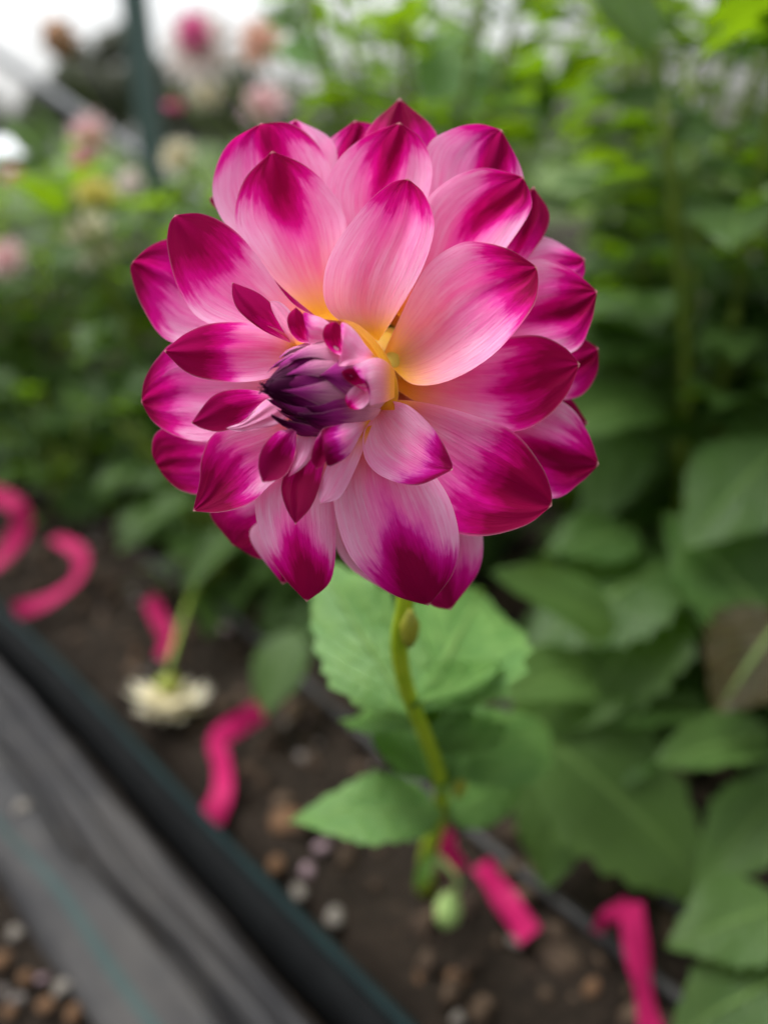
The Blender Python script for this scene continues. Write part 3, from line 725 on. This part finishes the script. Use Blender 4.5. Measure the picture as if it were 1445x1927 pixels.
for a in [(35, 1885, 44, 'peb_g'), (80, 1845, 30, 'peb_p'), (8, 1868, 36, 'peb_g')]:
    pebble(*a, 'dull grey pebble among ochre chips beside the weed mat', 'grey pebbles on the path', base=.0)
for a, lab in [((432, 1566, 46, 'peb_w'), 'pale pebble at the lower end of the bent pink ribbon'),
               ((635, 1730, 52, 'peb_w'), 'large pale pebble on open soil close to the edging'),
               ((565, 1680, 44, 'peb_w'), 'pale pebble against the edging next to two mauve pebbles'),
               ((970, 1778, 46, 'peb_w'), 'pale pebble at the end of the straight pink ribbon'),
               ((860, 1921, 40, 'peb_w'), 'pale pebble on bare soil below a brown chip'),
               ((605, 1600, 44, 'peb_p'), 'mauve grey pebble on the soil, farther from the edging'),
               ((580, 1640, 46, 'peb_p'), 'mauve grey pebble on the soil, between edging and other mauve pebble'),
               ((520, 1632, 44, 'peb_o'), 'brownish chip on soil against the edging beyond the mauve pebbles'),
               ((860, 1848, 62, 'peb_o'), 'large brownish chip on soil under the hanging green bud'),
               ((1115, 1862, 56, 'peb_o'), 'brownish chip on soil beside the long trailing pink ribbon'),
               ((540, 1560, 80, 'peb_o'), 'broadest brown chip, on soil by the slender plant\'s low leaf'),
               ((790, 1845, 34, 'peb_o'), 'small brownish chip next to the large chip under the bud')]:
    pebble(*a, lab, 'chips and pebbles on the soil')
for i in range(46):
    t, s = rng.uniform(-.15, 1.0), rng.uniform(.25, .5)
    p = ts(t, s, .05)
    d = p - CAM; z = d.dot(FWD)
    px, py = PW / 2 + F * d.dot(RIGHT) / z, PH / 2 - F * d.dot(UP) / z
    if 0 < px < PW and 0 < py < PH:
        pebble(px, py, rng.uniform(14, 34), rng.choice(['peb_g', 'peb_o', 'peb_g', 'peb_p']), 'small dull stone half buried in the dark soil', 'small stones in the soil')

# ================================================================== pink ribbons
def ribbon_material():
    m = N('pink_ribbon'); g = m.n('ShaderNodeNewGeometry'); ns = m.noise(g.outputs['Position'], 60., 3)
    col = m.mix(m.mrange(ns, .3, .7), C(.42, .010, .10), C(.33, .008, .078))
    m.leafy(col, C(.5, .014, .12), .2, .6, .12); return m.m
M['ribbon'] = ribbon_material()
def ribbon(path, w, label, wdir=None, group=None):
    """path of (px, py, depth) points; w in metres; the strip is turned towards the sky and the path"""
    P = spline([at(*p) for p in path], 34)
    T = np.gradient(P, axis=0); V = []
    for i, (p, t) in enumerate(zip(P, T)):
        t = Vector(t).normalized(); nrm = (-FWD * .75 + Vector((0, 0, .55)) + Vector(wdir or (0, 0, 0)))
        a = math.sin(i * .17 + w * 900) * .55
        side = t.cross(nrm).normalized()
        side = Quaternion(t, a) @ side
        n2 = side.cross(t)
        for j in range(5):
            q = (j / 2 - 1)
            V.append(Vector(p) + side * (w * .37 * q) + n2 * (.0007 * (1 - q * q)))
    base = Vector(P[0])
    o = link('ribbon', mesh('ribbon', [v - base for v in V], grid_faces(34, 5), M['ribbon'])); o.location = base
    return tag(o, label, 'ribbon', group)
def gd(px, py, h=.0):
    p = on_z(px, py, .055 + h); return (px, py, (p - CAM).dot(FWD))
ribbon([gd(492, 1335, .06), gd(450, 1362, .05), gd(410, 1390, .03), (418, 1440, gd(418, 1440, .02)[2]), gd(418, 1490, .012), gd(396, 1545, .006)], .026, 'bent pink ribbon strip lying on soil against the edging')
ribbon([gd(105, 1012, .06), gd(150, 1040, .055), gd(146, 1085, .035), gd(95, 1128, .014), gd(30, 1150, .006)], .026, 'curling pink ribbon strip with its end resting on the edging')
ribbon([gd(-20, 925, .10), gd(30, 950, .09), gd(42, 985, .07), gd(20, 1030, .05), gd(-15, 1070, .03)], .030, 'pink ribbon strip looped up from soil under the far leaves')
ribbon([gd(282, 1125, .06), gd(298, 1160, .045), gd(314, 1200, .03), gd(302, 1238, .012)], .024, 'short pink ribbon strip hanging beside the drooping pale bloom', (-.3, -.8, 0))
ribbon([(828, 1560, .52), (840, 1595, .53), (862, 1640, .545)], .022, 'stubby pink ribbon tied beside the slender stem')
ribbon([gd(905, 1625, .02), gd(945, 1685, .012), gd(998, 1762, .006)], .025, 'straight pink ribbon strip lying beside the drip hose')
ribbon([gd(1184, 1698, .05), gd(1192, 1750, .04), gd(1203, 1825, .025), gd(1228, 1960, .01)], .022, 'long pink ribbon strip trailing over the drip hose')
ribbon([gd(1120, 1752, .012), gd(1140, 1728, .03), gd(1184, 1700, .045)], .014, 'narrow pink ribbon end curling away from the long trailing strip')

# ================================================================== dahlia plants behind
def tube_mesh(name, pts, radii, mat, origin, seg=6, n=14):
    v, f = tube(pts, radii, None, seg=seg, n=n)
    return mesh(name, [p - origin for p in v], f, mat)
def in_view(p, m=260):
    d = p - CAM; z = d.dot(FWD)
    if z < .05: return False
    px, py = PW / 2 + F * d.dot(RIGHT) / z, PH / 2 - F * d.dot(UP) / z
    return -m < px < PW + m and -m < py < PH + m
def scr(p):
    d = p - CAM; z = d.dot(FWD); return PW / 2 + F * d.dot(RIGHT) / z, PH / 2 - F * d.dot(UP) / z, z
PL = []
def dahlia(t, s, h, spread, nst, label, lsize=(.065, .105), far=False, leaf_every=.042, clear=None):
    foot = ts(t, s, .045)
    e = tag(empty('dahlia_plant', foot), label, 'dahlia', 'leafy dahlia plants in the bed'); PL.append(e)
    for k in range(nst):
        q = 2 * math.pi * (k + rng.random() * .7) / nst; rr = spread * rng.uniform(.45, 1.)
        hh = h * rng.uniform(.78, 1.05)
        top = foot + Vector((math.cos(q) * rr, math.sin(q) * rr, hh))
        mid = foot + Vector((math.cos(q) * rr * .35, math.sin(q) * rr * .35, hh * .55))
        p0 = foot + Vector((math.cos(q) * .015, math.sin(q) * .015, -.01))
        link('stem', tube_mesh('stem', [p0, mid, top], [.007, .005, .003], M['stem'], foot), e)
        P = spline([p0, mid, top], 40)
        n = max(4, int(hh / leaf_every))
        for i in range(n):
            u = .06 + .94 * i / (n - 1)
            p = Vector(P[min(39, int(u * 39))]); a0 = q + i * math.pi / 2 + rng.uniform(-.4, .4)
            for sg in (0, math.pi):
                if rng.random() < .08: continue
                a = a0 + sg; L = rng.uniform(*lsize) * (1.35 - .55 * u)
                el = rng.uniform(-.15, .55) - .45 * (u < .45) * rng.random() + (.5 if i == n - 1 else 0)
                d = Vector((math.cos(a) * math.cos(el), math.sin(a) * math.cos(el), math.sin(el)))
                tip = p + d * L * 1.25
                if not (in_view(tip) or in_view(p)): continue
                if clear is not None and clear(tip): continue
                me = rng.choice(FAR) if far else rng.choice(STALKED)
                place_leaf(e, me, p, tip, Vector((rng.uniform(-.35, .35), rng.uniform(-.35, .35), 1)), rng.uniform(.9, 1.15))
    return e
def not_in_front(p):
    if thin(p): return True
    return too_near(p)
def too_near(p):            # keep the soil strip and the space before the bloom free, as in the bed
    s = p.dot(RN)
    return s < (.36 if p.dot(RD) < .7 else .27) or (p.y < .38 and p.x < .42)
def thin(p):                    # gaps in the tall plants where the sky and far trees show through
    x, y, _ = scr(p)
    for cx, cy, rx, ry, k in ((1310, 165, 150, 95, .85), (975, 30, 95, 45, .8), (600, 20, 50, 35, .8), (330, 100, 190, 150, .95)):
        if ((x - cx) / rx) ** 2 + ((y - cy) / ry) ** 2 < 1 and rng.random() < k: return True
    return False
P1 = dahlia(.27, .68, .66, .19, 9, 'large-leaved dahlia plant beside the leaning stem, with a yellowing leaf', (.075, .115), clear=not_in_front)
P2 = dahlia(.02, .64, .74, .18, 8, 'tall dahlia plant nearest the long trailing pink ribbon', (.075, .11), clear=not_in_front)
P3 = dahlia(.62, .66, .68, .20, 9, 'bushy dahlia plant directly behind the magenta-tipped bloom', clear=not_in_front)
P4 = dahlia(.98, .52, .50, .20, 9, 'bushy dahlia plant bearing the drooping cream bloom', clear=not_in_front)
P5 = dahlia(1.33, .47, .42, .20, 9, 'low dahlia plant behind the curling pink ribbon', clear=not_in_front)
P6 = dahlia(1.70, .48, .42, .20, 9, 'low dahlia plant bearing cream and yellow blooms', far=True, clear=thin)
P7 = dahlia(2.1, .54, .42, .22, 8, 'far low dahlia plant bearing a pale pink bloom', far=True, clear=thin)
P8 = dahlia(.12, 1.02, .84, .2, 7, 'tall dahlia plant in second row behind the large-leaved plant', far=False, clear=thin)
P9 = dahlia(.50, 1.02, .80, .2, 8, 'tall dahlia plant in second row under a pink bloom', far=False, clear=thin)
P10 = dahlia(.92, 1.04, .74, .2, 7, 'dahlia plant in second row bearing the pink-hearted white bloom', far=True, clear=thin)
P11 = dahlia(1.36, 1.06, .50, .2, 7, 'dahlia plant in second row near the green post', far=True, clear=thin)
P12 = dahlia(1.85, 1.10, .42, .24, 7, 'dahlia plant in second row under the brown seed head', far=True, clear=thin)
P13 = dahlia(2.5, 1.1, .42, .25, 6, 'far dahlia plant in second row bearing a red bud', far=True, clear=thin)
P14 = dahlia(.30, 1.48, .92, .26, 7, 'tall dahlia plant in back row against the grey trees', (.08, .12), far=True, clear=thin)
P15 = dahlia(.80, 1.50, .92, .28, 8, 'tall dahlia plant in back row with sky showing through', (.08, .12), far=True, clear=thin)
P16 = dahlia(1.30, 1.52, .84, .28, 8, 'dahlia plant in back row bearing a peach bloom', (.08, .12), far=True, clear=thin)
P17 = dahlia(1.95, 1.6, .42, .28, 7, 'low dahlia plant in back row behind the green post', (.08, .12), far=True, clear=thin)
P18 = dahlia(3.0, .75, .40, .28, 7, 'farthest dahlia plant at the end of the front row', (.08, .12), far=True, clear=thin)
P0 = dahlia(.78, .45, .24, .13, 7, 'low dark-leaved dahlia shoot behind the drooping cream bloom', (.06, .09), clear=not_in_front)
P00 = dahlia(1.10, .40, .20, .12, 6, 'small low dahlia shoot between the curling ribbon and drooping bloom', (.055, .085), clear=not_in_front)
P01 = dahlia(.60, .50, .26, .12, 6, 'low dahlia shoot in the shade behind the slender leaning plant', (.055, .085), clear=lambda p: p.dot(RN) < .36)
# leaves one can pick out
leaf_px(P1, (1010, 1380), .56, (1400, 1650), .50, 'leaf', 1, 1.2, (0, .3))
leaf_px(P1, (1060, 1420), .56, (1030, 1680), .53, 'leaf', 4, 1.0, (0, .5))
leaf_px(P2, (1500, 1240), .52, (1290, 930), .55, 'leaf', 1, 1.1, (-.2, .2))
leaf_px(P2, (1480, 830), .55, (1290, 1000), .52, 'leaf', 4, 1.05, (0, .3))
leaf_px(P2, (1540, 720), .6, (1350, 900), .57, 'leaf', 0, .9, (0, .4))
leaf_px(P1, (1260, 1060), .6, (1000, 1180), .55, 'leaf', 4, 1.0, (0, .4))
leaf_px(P1, (1270, 1110), .6, (1060, 1340), .55, 'leaf', 1, 1.0, (0, .4))
leaf_px(P2, (1480, 1150), .50, (1360, 1310), .47, 'leaf_old', 1, 1.4, (0, .4), 'yellowing brown leaf')
leaf_px(P2, (1480, 1700), .46, (1270, 1760), .44, 'leaf', 4, 1.0, (0, .5))
leaf_px(P2, (1490, 1830), .44, (1280, 1930), .42, 'leaf', 1, 1.2, (0, .4))
leaf_px(P2, (1330, 1330), .58, (1150, 1345), .55, 'leaf', 2, .8, (0, .6))
leaf_px(P2, (1470, 1480), .52, (1330, 1640), .48, 'leaf', 3, 1.0, (0, .4))
leaf_px(P1, (1160, 1190), .53, (960, 1050), .50, 'leaf', 0, 1.0, (0, .3))
leaf_px(P1, (1110, 1290), .53, (940, 1400), .48, 'leaf', 2, 1.0, (0, .4))
leaf_px(P1, (1120, 1270), .52, (930, 1270), .46, 'leaf', 0, .9, (0, .3))
leaf_px(P1, (1180, 1250), .60, (1010, 1330), .54, 'leaf', 3, 1.0, (0, .4))
leaf_px(P1, (1190, 800), .66, (1110, 960), .62, 'leaf', 1, 1.0, (-.2, .3))
leaf_px(P1, (1200, 1000), .62, (1040, 1010), .58, 'leaf', 4, 1.0, (0, .3))
leaf_px(P1, (1230, 1380), .58, (1090, 1480), .54, 'leaf', 0, 1.0, (0, .4))
leaf_px(P2, (1450, 1380), .52, (1240, 1420), .48, 'leaf', 2, .9, (0, .5))
leaf_px(P3, (590, 60), 1.0, (525, 30), .93, 'leaf_young', 4, 1.3, (0, -.4))
leaf_px(P3, (1010, 240), .80, (1040, 120), .80, 'leaf', 2, .9, (.8, 0))
leaf_px(P3, (640, 130), .95, (520, 60), .9, 'leaf_young', 1, 1.3, (0, -.2))
leaf_px(P3, (880, 60), .85, (800, 160), .82, 'leaf_young', 1, 1.4, (0, -.3))
leaf_px(P3, (850, 120), .85, (960, 180), .82, 'leaf_young', 4, 1.4, (0, -.3))
leaf_px(P4, (370, 930), .85, (235, 1000), .80, 'leaf', 2, .8, (0, .6))
leaf_px(P4, (450, 990), .86, (340, 1090), .80, 'leaf', 0, .8, (0, .6))
leaf_px(P4, (560, 1180), .74, (480, 1340), .68, 'leaf', 4, .8, (0, .4))

# ------------------------------------------------------------------ blooms on them
def petal_mesh(mat, cup=.22, w=.42):
    nu, nv = 10, 7; V = []; UV = []
    for i in range(nu):
        u = i / (nu - 1)
        ww = w * .5 * (math.sin(math.pi * min(1, u * .93 + .07) ** .75) ** .8) * (1 if u < .98 else .2)
        for j in range(nv):
            v = -1 + 2 * j / (nv - 1)
            V.append((ww * v, u, cup * (v * v) * ww * 2 + .18 * math.sin(u * 2.4) - .12 * u * u)); UV.append((u, (v + 1) / 2))
    me = mesh('petal', V, grid_faces(nu, nv, flip=True), mat); uv_set(me, UV); return me
def bloom(plant, c, diam, facing, mat, label, rings=3, closed=1.0, base=12, flat=0., stem_from=None, pm=None):
    """a dahlia bloom as part of its plant: green calyx, petals as its pieces, and a stem down to the plant"""
    o = origin_of(plant); facing = facing.normalized()
    a = facing.orthogonal().normalized(); b = facing.cross(a)
    r = diam / 2
    v, f = lathe(c - facing * r * .38, c - facing * r * .02, [(0, r * .07), (.25, r * .26), (.7, r * .34), (1, r * .16)], 10)
    h = link('flower_head', mesh('flower_head', [p - c for p in v], f, M['green']), plant); h.location = c - o
    h['label'] = label
    for k in range(rings):
        n = base - 2 * k
        for i in range(n):
            q = 2 * math.pi * (i + .5 * (k % 2)) / n + rng.uniform(-.1, .1)
            el = R([8, 34, 58, 76][k] * closed - 10 * flat + rng.uniform(-6, 6))
            d = (a * math.cos(q) + b * math.sin(q)) * math.cos(el) + facing * math.sin(el)
            Ln = r * [1., .92, .78, .6][k]
            st = facing * (r * .03 * k - r * .05)
            m4 = Matrix.Translation(st) @ frame(d, facing + d * -.2) @ Matrix.Diagonal((Ln, Ln, Ln, 1))
            link('petal', pm, h, m4)
    if stem_from is None: stem_from = o + Vector((0, 0, .01))
    mid = (c - facing * r * .6) * .5 + stem_from * .5 + Vector((0, 0, .05))
    link('bloom_stem', tube_mesh('bloom_stem', [stem_from, mid, c - facing * r * .7, c - facing * r * .3], [.005, .004, .003, .003], M['stem'], o, 6, 18), plant)
    return h
BM = {
    'white_pink': bloom_material('white_bloom', (.80, .66, .62), (.84, .78, .76), (.75, .55, .25)),
    'pink': bloom_material('pink_bloom', (.80, .22, .42), (.78, .16, .40), (.75, .30, .20)),
    'palepink': bloom_material('pale_pink_bloom', (.80, .52, .52), (.80, .60, .62), (.70, .50, .15)),
    'peach': bloom_material('peach_bloom', (.78, .42, .26), (.80, .58, .50), (.65, .35, .08)),
    'cream': bloom_material('cream_bloom', (.68, .60, .36), (.72, .68, .54), (.55, .50, .08)),
    'yellow': bloom_material('yellow_bloom', (.65, .58, .08), (.72, .66, .22), (.45, .45, .05)),
    'red': bloom_material('red_bloom', (.65, .08, .15), (.70, .12, .20), (.5, .2, .05)),
}
BP = {k: petal_mesh(v) for k, v in BM.items()}
tocam = Vector((0, -1, .25))
def bl(plant, px, py, y, wpx, key, label, facing=None, **kw):
    c = at_y(px, py, y); z = (c - CAM).dot(FWD)
    return bloom(plant, c, wpx * z / F, facing or (tocam + Vector((rng.uniform(-.5, .5), 0, rng.uniform(0, .5)))), BM[key], label, pm=BP[key], **kw)
bl(P10, 380, 95, 1.25, 165, 'white_pink', 'white bloom with pink heart', Vector((-.1, -1, .2)), rings=2)
bl(P10, 366, 62, 1.22, 75, 'pink', 'pink inner petals of the white bloom', Vector((-.1, -1, .2)), rings=3, closed=1.1)
bl(P16, 492, 85, 1.6, 105, 'peach', 'peach bloom', rings=3)
bl(P16, 500, 205, 1.5, 105, 'palepink', 'pale pink bloom', rings=3)
bl(P10, 328, 192, 1.2, 48, 'pink', 'pink half-open bud', Vector((0, -.3, -1)), rings=2, closed=1.2, base=8)
bl(P10, 392, 180, 1.3, 70, 'cream', 'small cream bloom', rings=3)
bl(P11, 178, 265, 1.3, 115, 'palepink', 'pale pink bloom facing the path', Vector((-.7, -1, .2)), rings=3)
bl(P11, 160, 312, 1.27, 60, 'pink', 'small pink bloom', Vector((-.5, -1, -.3)), rings=3)
bl(P6, 182, 372, 1.08, 95, 'yellow', 'greenish yellow bloom', Vector((.2, -.6, .8)), rings=3)
bl(P6, 175, 455, .98, 120, 'cream', 'cream white bloom', rings=3)
bl(P7, 15, 492, 1.08, 92, 'palepink', 'pale pink bloom', Vector((-.2, -.8, .7)), rings=3)
bl(P11, 338, 300, 1.05, 85, 'cream', 'cream bloom', rings=3)
bl(P6, 248, 345, 1.08, 62, 'white_pink', 'small white bloom', rings=3)
bl(P13, 25, 332, 2.3, 48, 'red', 'red bud', rings=2, closed=1.2, base=8)
bl(P9, 1192, 18, 1.2, 82, 'palepink', 'pink bloom', rings=3)
bl(P4, 318, 1300, .575, 165, 'cream', 'drooping cream bloom turned to the soil', Vector((-.1, -.35, -1)), rings=3, flat=1., stem_from=at_y(420, 1120, .92))
bl(P2, 1340, 1390, .60, 80, 'palepink', 'faded pale pink bloom', Vector((-.3, -.5, -.8)), rings=3, closed=1.1)
# brown seed head on a tall stalk
c = at_y(112, 72, 1.75); o = origin_of(P12); r = 32 * (c - CAM).dot(FWD) / F
M['brown'] = plain('dry_seed_head', (.34, .17, .09), .8, .2, (.46, .28, .17), 60, .5)
v, f = lathe(c - Vector((0, 0, r * 1.1)), c + Vector((0, 0, r)), [(0, r * .25), (.18, r * .75), (.45, r), (.75, r * .8), (1, r * .2)], 12)
sh = link('seed_head', mesh('seed_head', [p - c for p in v], f, M['brown']), P12); sh.location = c - o
for k in range(14):
    q = k * 2.4; el = -.9 + 1.9 * k / 14
    d = Vector((math.cos(q) * math.cos(el), math.sin(q) * math.cos(el), math.sin(el)))
    p = [d * r * .75 + d.orthogonal().normalized() * (-.35 * r), d * r * 1.35, d * r * .75 + d.orthogonal().normalized() * (.35 * r), d * r * .85]
    link('dry_scale', mesh('dry_scale', p, [(0, 1, 2), (0, 3, 1), (3, 2, 1)], M['brown']), sh)
link('bloom_stem', tube_mesh('bloom_stem', [o, (o + c) / 2 + Vector((.03, 0, 0)), c - Vector((0, 0, r))], [.006, .004, .003], M['stem'], o, 6, 18), P12)

# ================================================================== green post and brace pipe
M['post'] = plain('green_post_paint', (.075, .125, .115), .5, .35, (.09, .14, .13), 12, .1)
pb = at_y(285, 265, 2.15); z = (pb - CAM).dot(FWD); hw = 21 * z / F
post = tag(empty('steel_post', (pb.x, pb.y, .03)), 'dark green painted steel post rising behind the dahlia row', 'post')
def boxgeo(x0, x1, y0, y1, z0, z1):
    v = [Vector((x, y, z)) for z in (z0, z1) for (x, y) in ((x0, y0), (x1, y0), (x1, y1), (x0, y1))]
    return v, [(0, 3, 2, 1), (4, 5, 6, 7), (0, 1, 5, 4), (1, 2, 6, 5), (2, 3, 7, 6), (3, 0, 4, 7)]
import bmesh
def bev(name, geo, mat, w, parent=None):
    b = bmesh.new(); vs = [b.verts.new(p) for p in geo[0]]
    for f in geo[1]: b.faces.new([vs[i] for i in f])
    bmesh.ops.bevel(b, geom=b.edges[:], offset=w, segments=2, affect='EDGES')
    me = bpy.data.meshes.new(name); b.to_mesh(me); b.free(); me.materials.append(mat)
    return link(name, me, parent)
bev('upright', boxgeo(-hw, hw, -hw, hw, -.1, 2.6), M['post'], .006, post)
bev('cap', boxgeo(-hw - .004, hw + .004, -hw - .004, hw + .004, 2.601, 2.62), M['post'], .003, post)
bev('foot_plate', boxgeo(-hw * 2, hw * 2, -hw * 2, hw * 2, -.012, .012), M['post'], .003, post)
M['galv'] = plain('galvanised_steel', (.42, .43, .45), .45, .5, (.34, .35, .37), 20)
a, b_ = at_y(-260, -75, 4.2), at_y(105, 182, 4.2)
d = (b_ - a); p_end = b_ + d * ((.0 - b_.z) / d.z) if d.z < 0 else b_
v, f = tube([a, b_, p_end], [.026, .026], None, seg=12, n=12)
tag(link('brace_pipe', mesh('brace_pipe', v, f, M['galv'])), 'grey galvanised brace pipe slanting down across the pale sky', 'pipe')

# ================================================================== far building and trees
M['wall'] = plain('shed_wall', (.30, .31, .32), .8, .2, (.24, .25, .26), 2)
M['roof'] = plain('pale_roof', (.72, .74, .78), .5, .4, (.62, .64, .68), 1.5)
M['dark'] = plain('shed_opening', (.03, .032, .035), .5, .3)
c = at_y(-30, 330, 24.); g0 = Vector((c.x, c.y, .02))
sh = tag(empty('farm_shed', g0), 'low grey farm shed with pale roof far behind the dahlias', 'shed')
zt = at_y(-30, 338, 24.).z; zr = at_y(0, 262, 24.).z
bev('wall', boxgeo(-3.5, 1.55, -2, 3, 0, zt), M['wall'], .02, sh)
v = [Vector(p) for p in [(-3.9, -2.3, zt + .01), (1.9, -2.3, zt + .01), (1.9, 3.3, zt + .01), (-3.9, 3.3, zt + .01), (-3.4, .5, zr), (1.0, .5, zr)]]
link('roof', mesh('roof', v, [(0, 1, 5, 4), (1, 2, 5), (2, 3, 4, 5), (3, 0, 4), (0, 3, 2, 1)], M['roof'], False), sh)
for x in (-2.2, -.4, .75):
    bev('window', boxgeo(x - .28, x + .28, -2.03, -1.985, zt * .35, zt * .8), M['dark'], .01, sh)

M['bark'] = plain('bark', (.12, .10, .085), .9, .15, (.20, .17, .15), 3, .4)
def crown_material(name, a, b):
    m = N(name); g = m.n('ShaderNodeNewGeometry'); ns = m.noise(g.outputs['Position'], 1.2, 3)
    col = m.mix(m.mrange(ns, .35, .65), C(*a), C(*b)); m.leafy(col, col, .25, .6, .25); return m.m
M['crown'] = crown_material('dark_tree_crown', (.085, .095, .065), (.13, .135, .10))
M['crown_grey'] = crown_material('grey_tree_crown', (.16, .15, .13), (.25, .235, .21))
def tree(foot, h, w, label, crown, n=2600, leaf=.22, lo=.25):
    e = tag(empty('tree', foot), label, 'tree', 'trees beyond the dahlia field')
    tr = [tube([Vector((0, 0, -.2)), Vector((w * .02, 0, h * .4)), Vector((-w * .02, 0, h * .85))], [h * .035, h * .022, h * .006], None, seg=8, n=10)]
    ends = []
    for k in range(12):
        q = rng.random() * 6.28; z0 = h * rng.uniform(lo, .75)
        p = Vector((math.cos(q) * w * .5 * rng.uniform(.5, .95), math.sin(q) * w * .5 * rng.uniform(.5, .95), min(h * .96, z0 + h * rng.uniform(.06, .22))))
        tr.append(tube([Vector((0, 0, z0)), p * .5 + Vector((0, 0, z0)) * .5 + Vector((0, 0, .1)), p], [h * .010, h * .003], None, seg=5, n=6)); ends.append(p)
    ends.append(Vector((0, 0, h * .93)))
    V, Fq = join(tr); link('trunk', mesh('trunk', V, Fq, M['bark']), e)
    V, Fq = [], []
    for i in range(n):
        c = rng.choice(ends); rad = w * .22
        d = Vector((rng.gauss(0, 1), rng.gauss(0, 1), rng.gauss(0, .8))); d = d.normalized() * rad * rng.random() ** .45
        p = c + d
        a = Vector((rng.gauss(0, 1), rng.gauss(0, 1), rng.gauss(0, 1))).normalized(); b = a.orthogonal().normalized(); s = leaf * rng.uniform(.6, 1.3)
        o = len(V); V += [p - a * s, p + b * s * .45, p + a * s, p - b * s * .45]; Fq.append((o, o + 1, o + 2, o + 3))
    link('crown', mesh('crown', V, Fq, M['crown'] if crown == 0 else M['crown_grey'], False), e)
    return e
def tree_px(px, pytop, wpx, y, *a, **k):
    c = at_y(px, pytop, y); f = Vector((c.x, c.y, .0)); z = (at_y(px, 273, y) - CAM).dot(FWD)
    return tree(f, c.z, wpx * z / F, *a, **k)
tree_px(245, 55, 130, 26, 'tall dark tree standing behind the green post', 0)
tree_px(150, 100, 150, 27, 'broad dark tree between the green post and the pale roof', 0)
tree_px(80, 180, 90, 28, 'small dark tree next to the pale roofed shed', 0)
tree_px(390, 130, 240, 30, 'spreading dark tree behind the pink-hearted bloom', 0)
tree_px(1250, 40, 330, 22, 'wide grey leafless-looking tree behind the tall dahlias', 1, leaf=.12, n=1500)
tree_px(1480, 90, 260, 24, 'grey tree behind the tall dahlias, beside the wide one', 1, leaf=.12, n=1300)
tree_px(700, 170, 420, 32, 'low dark tree far behind the big bloom', 0)
tree_px(980, 180, 300, 34, 'low dark tree between the grey trees and big bloom', 0)
tree_px(-160, 150, 260, 30, 'dark tree on the far side of the shed', 0)
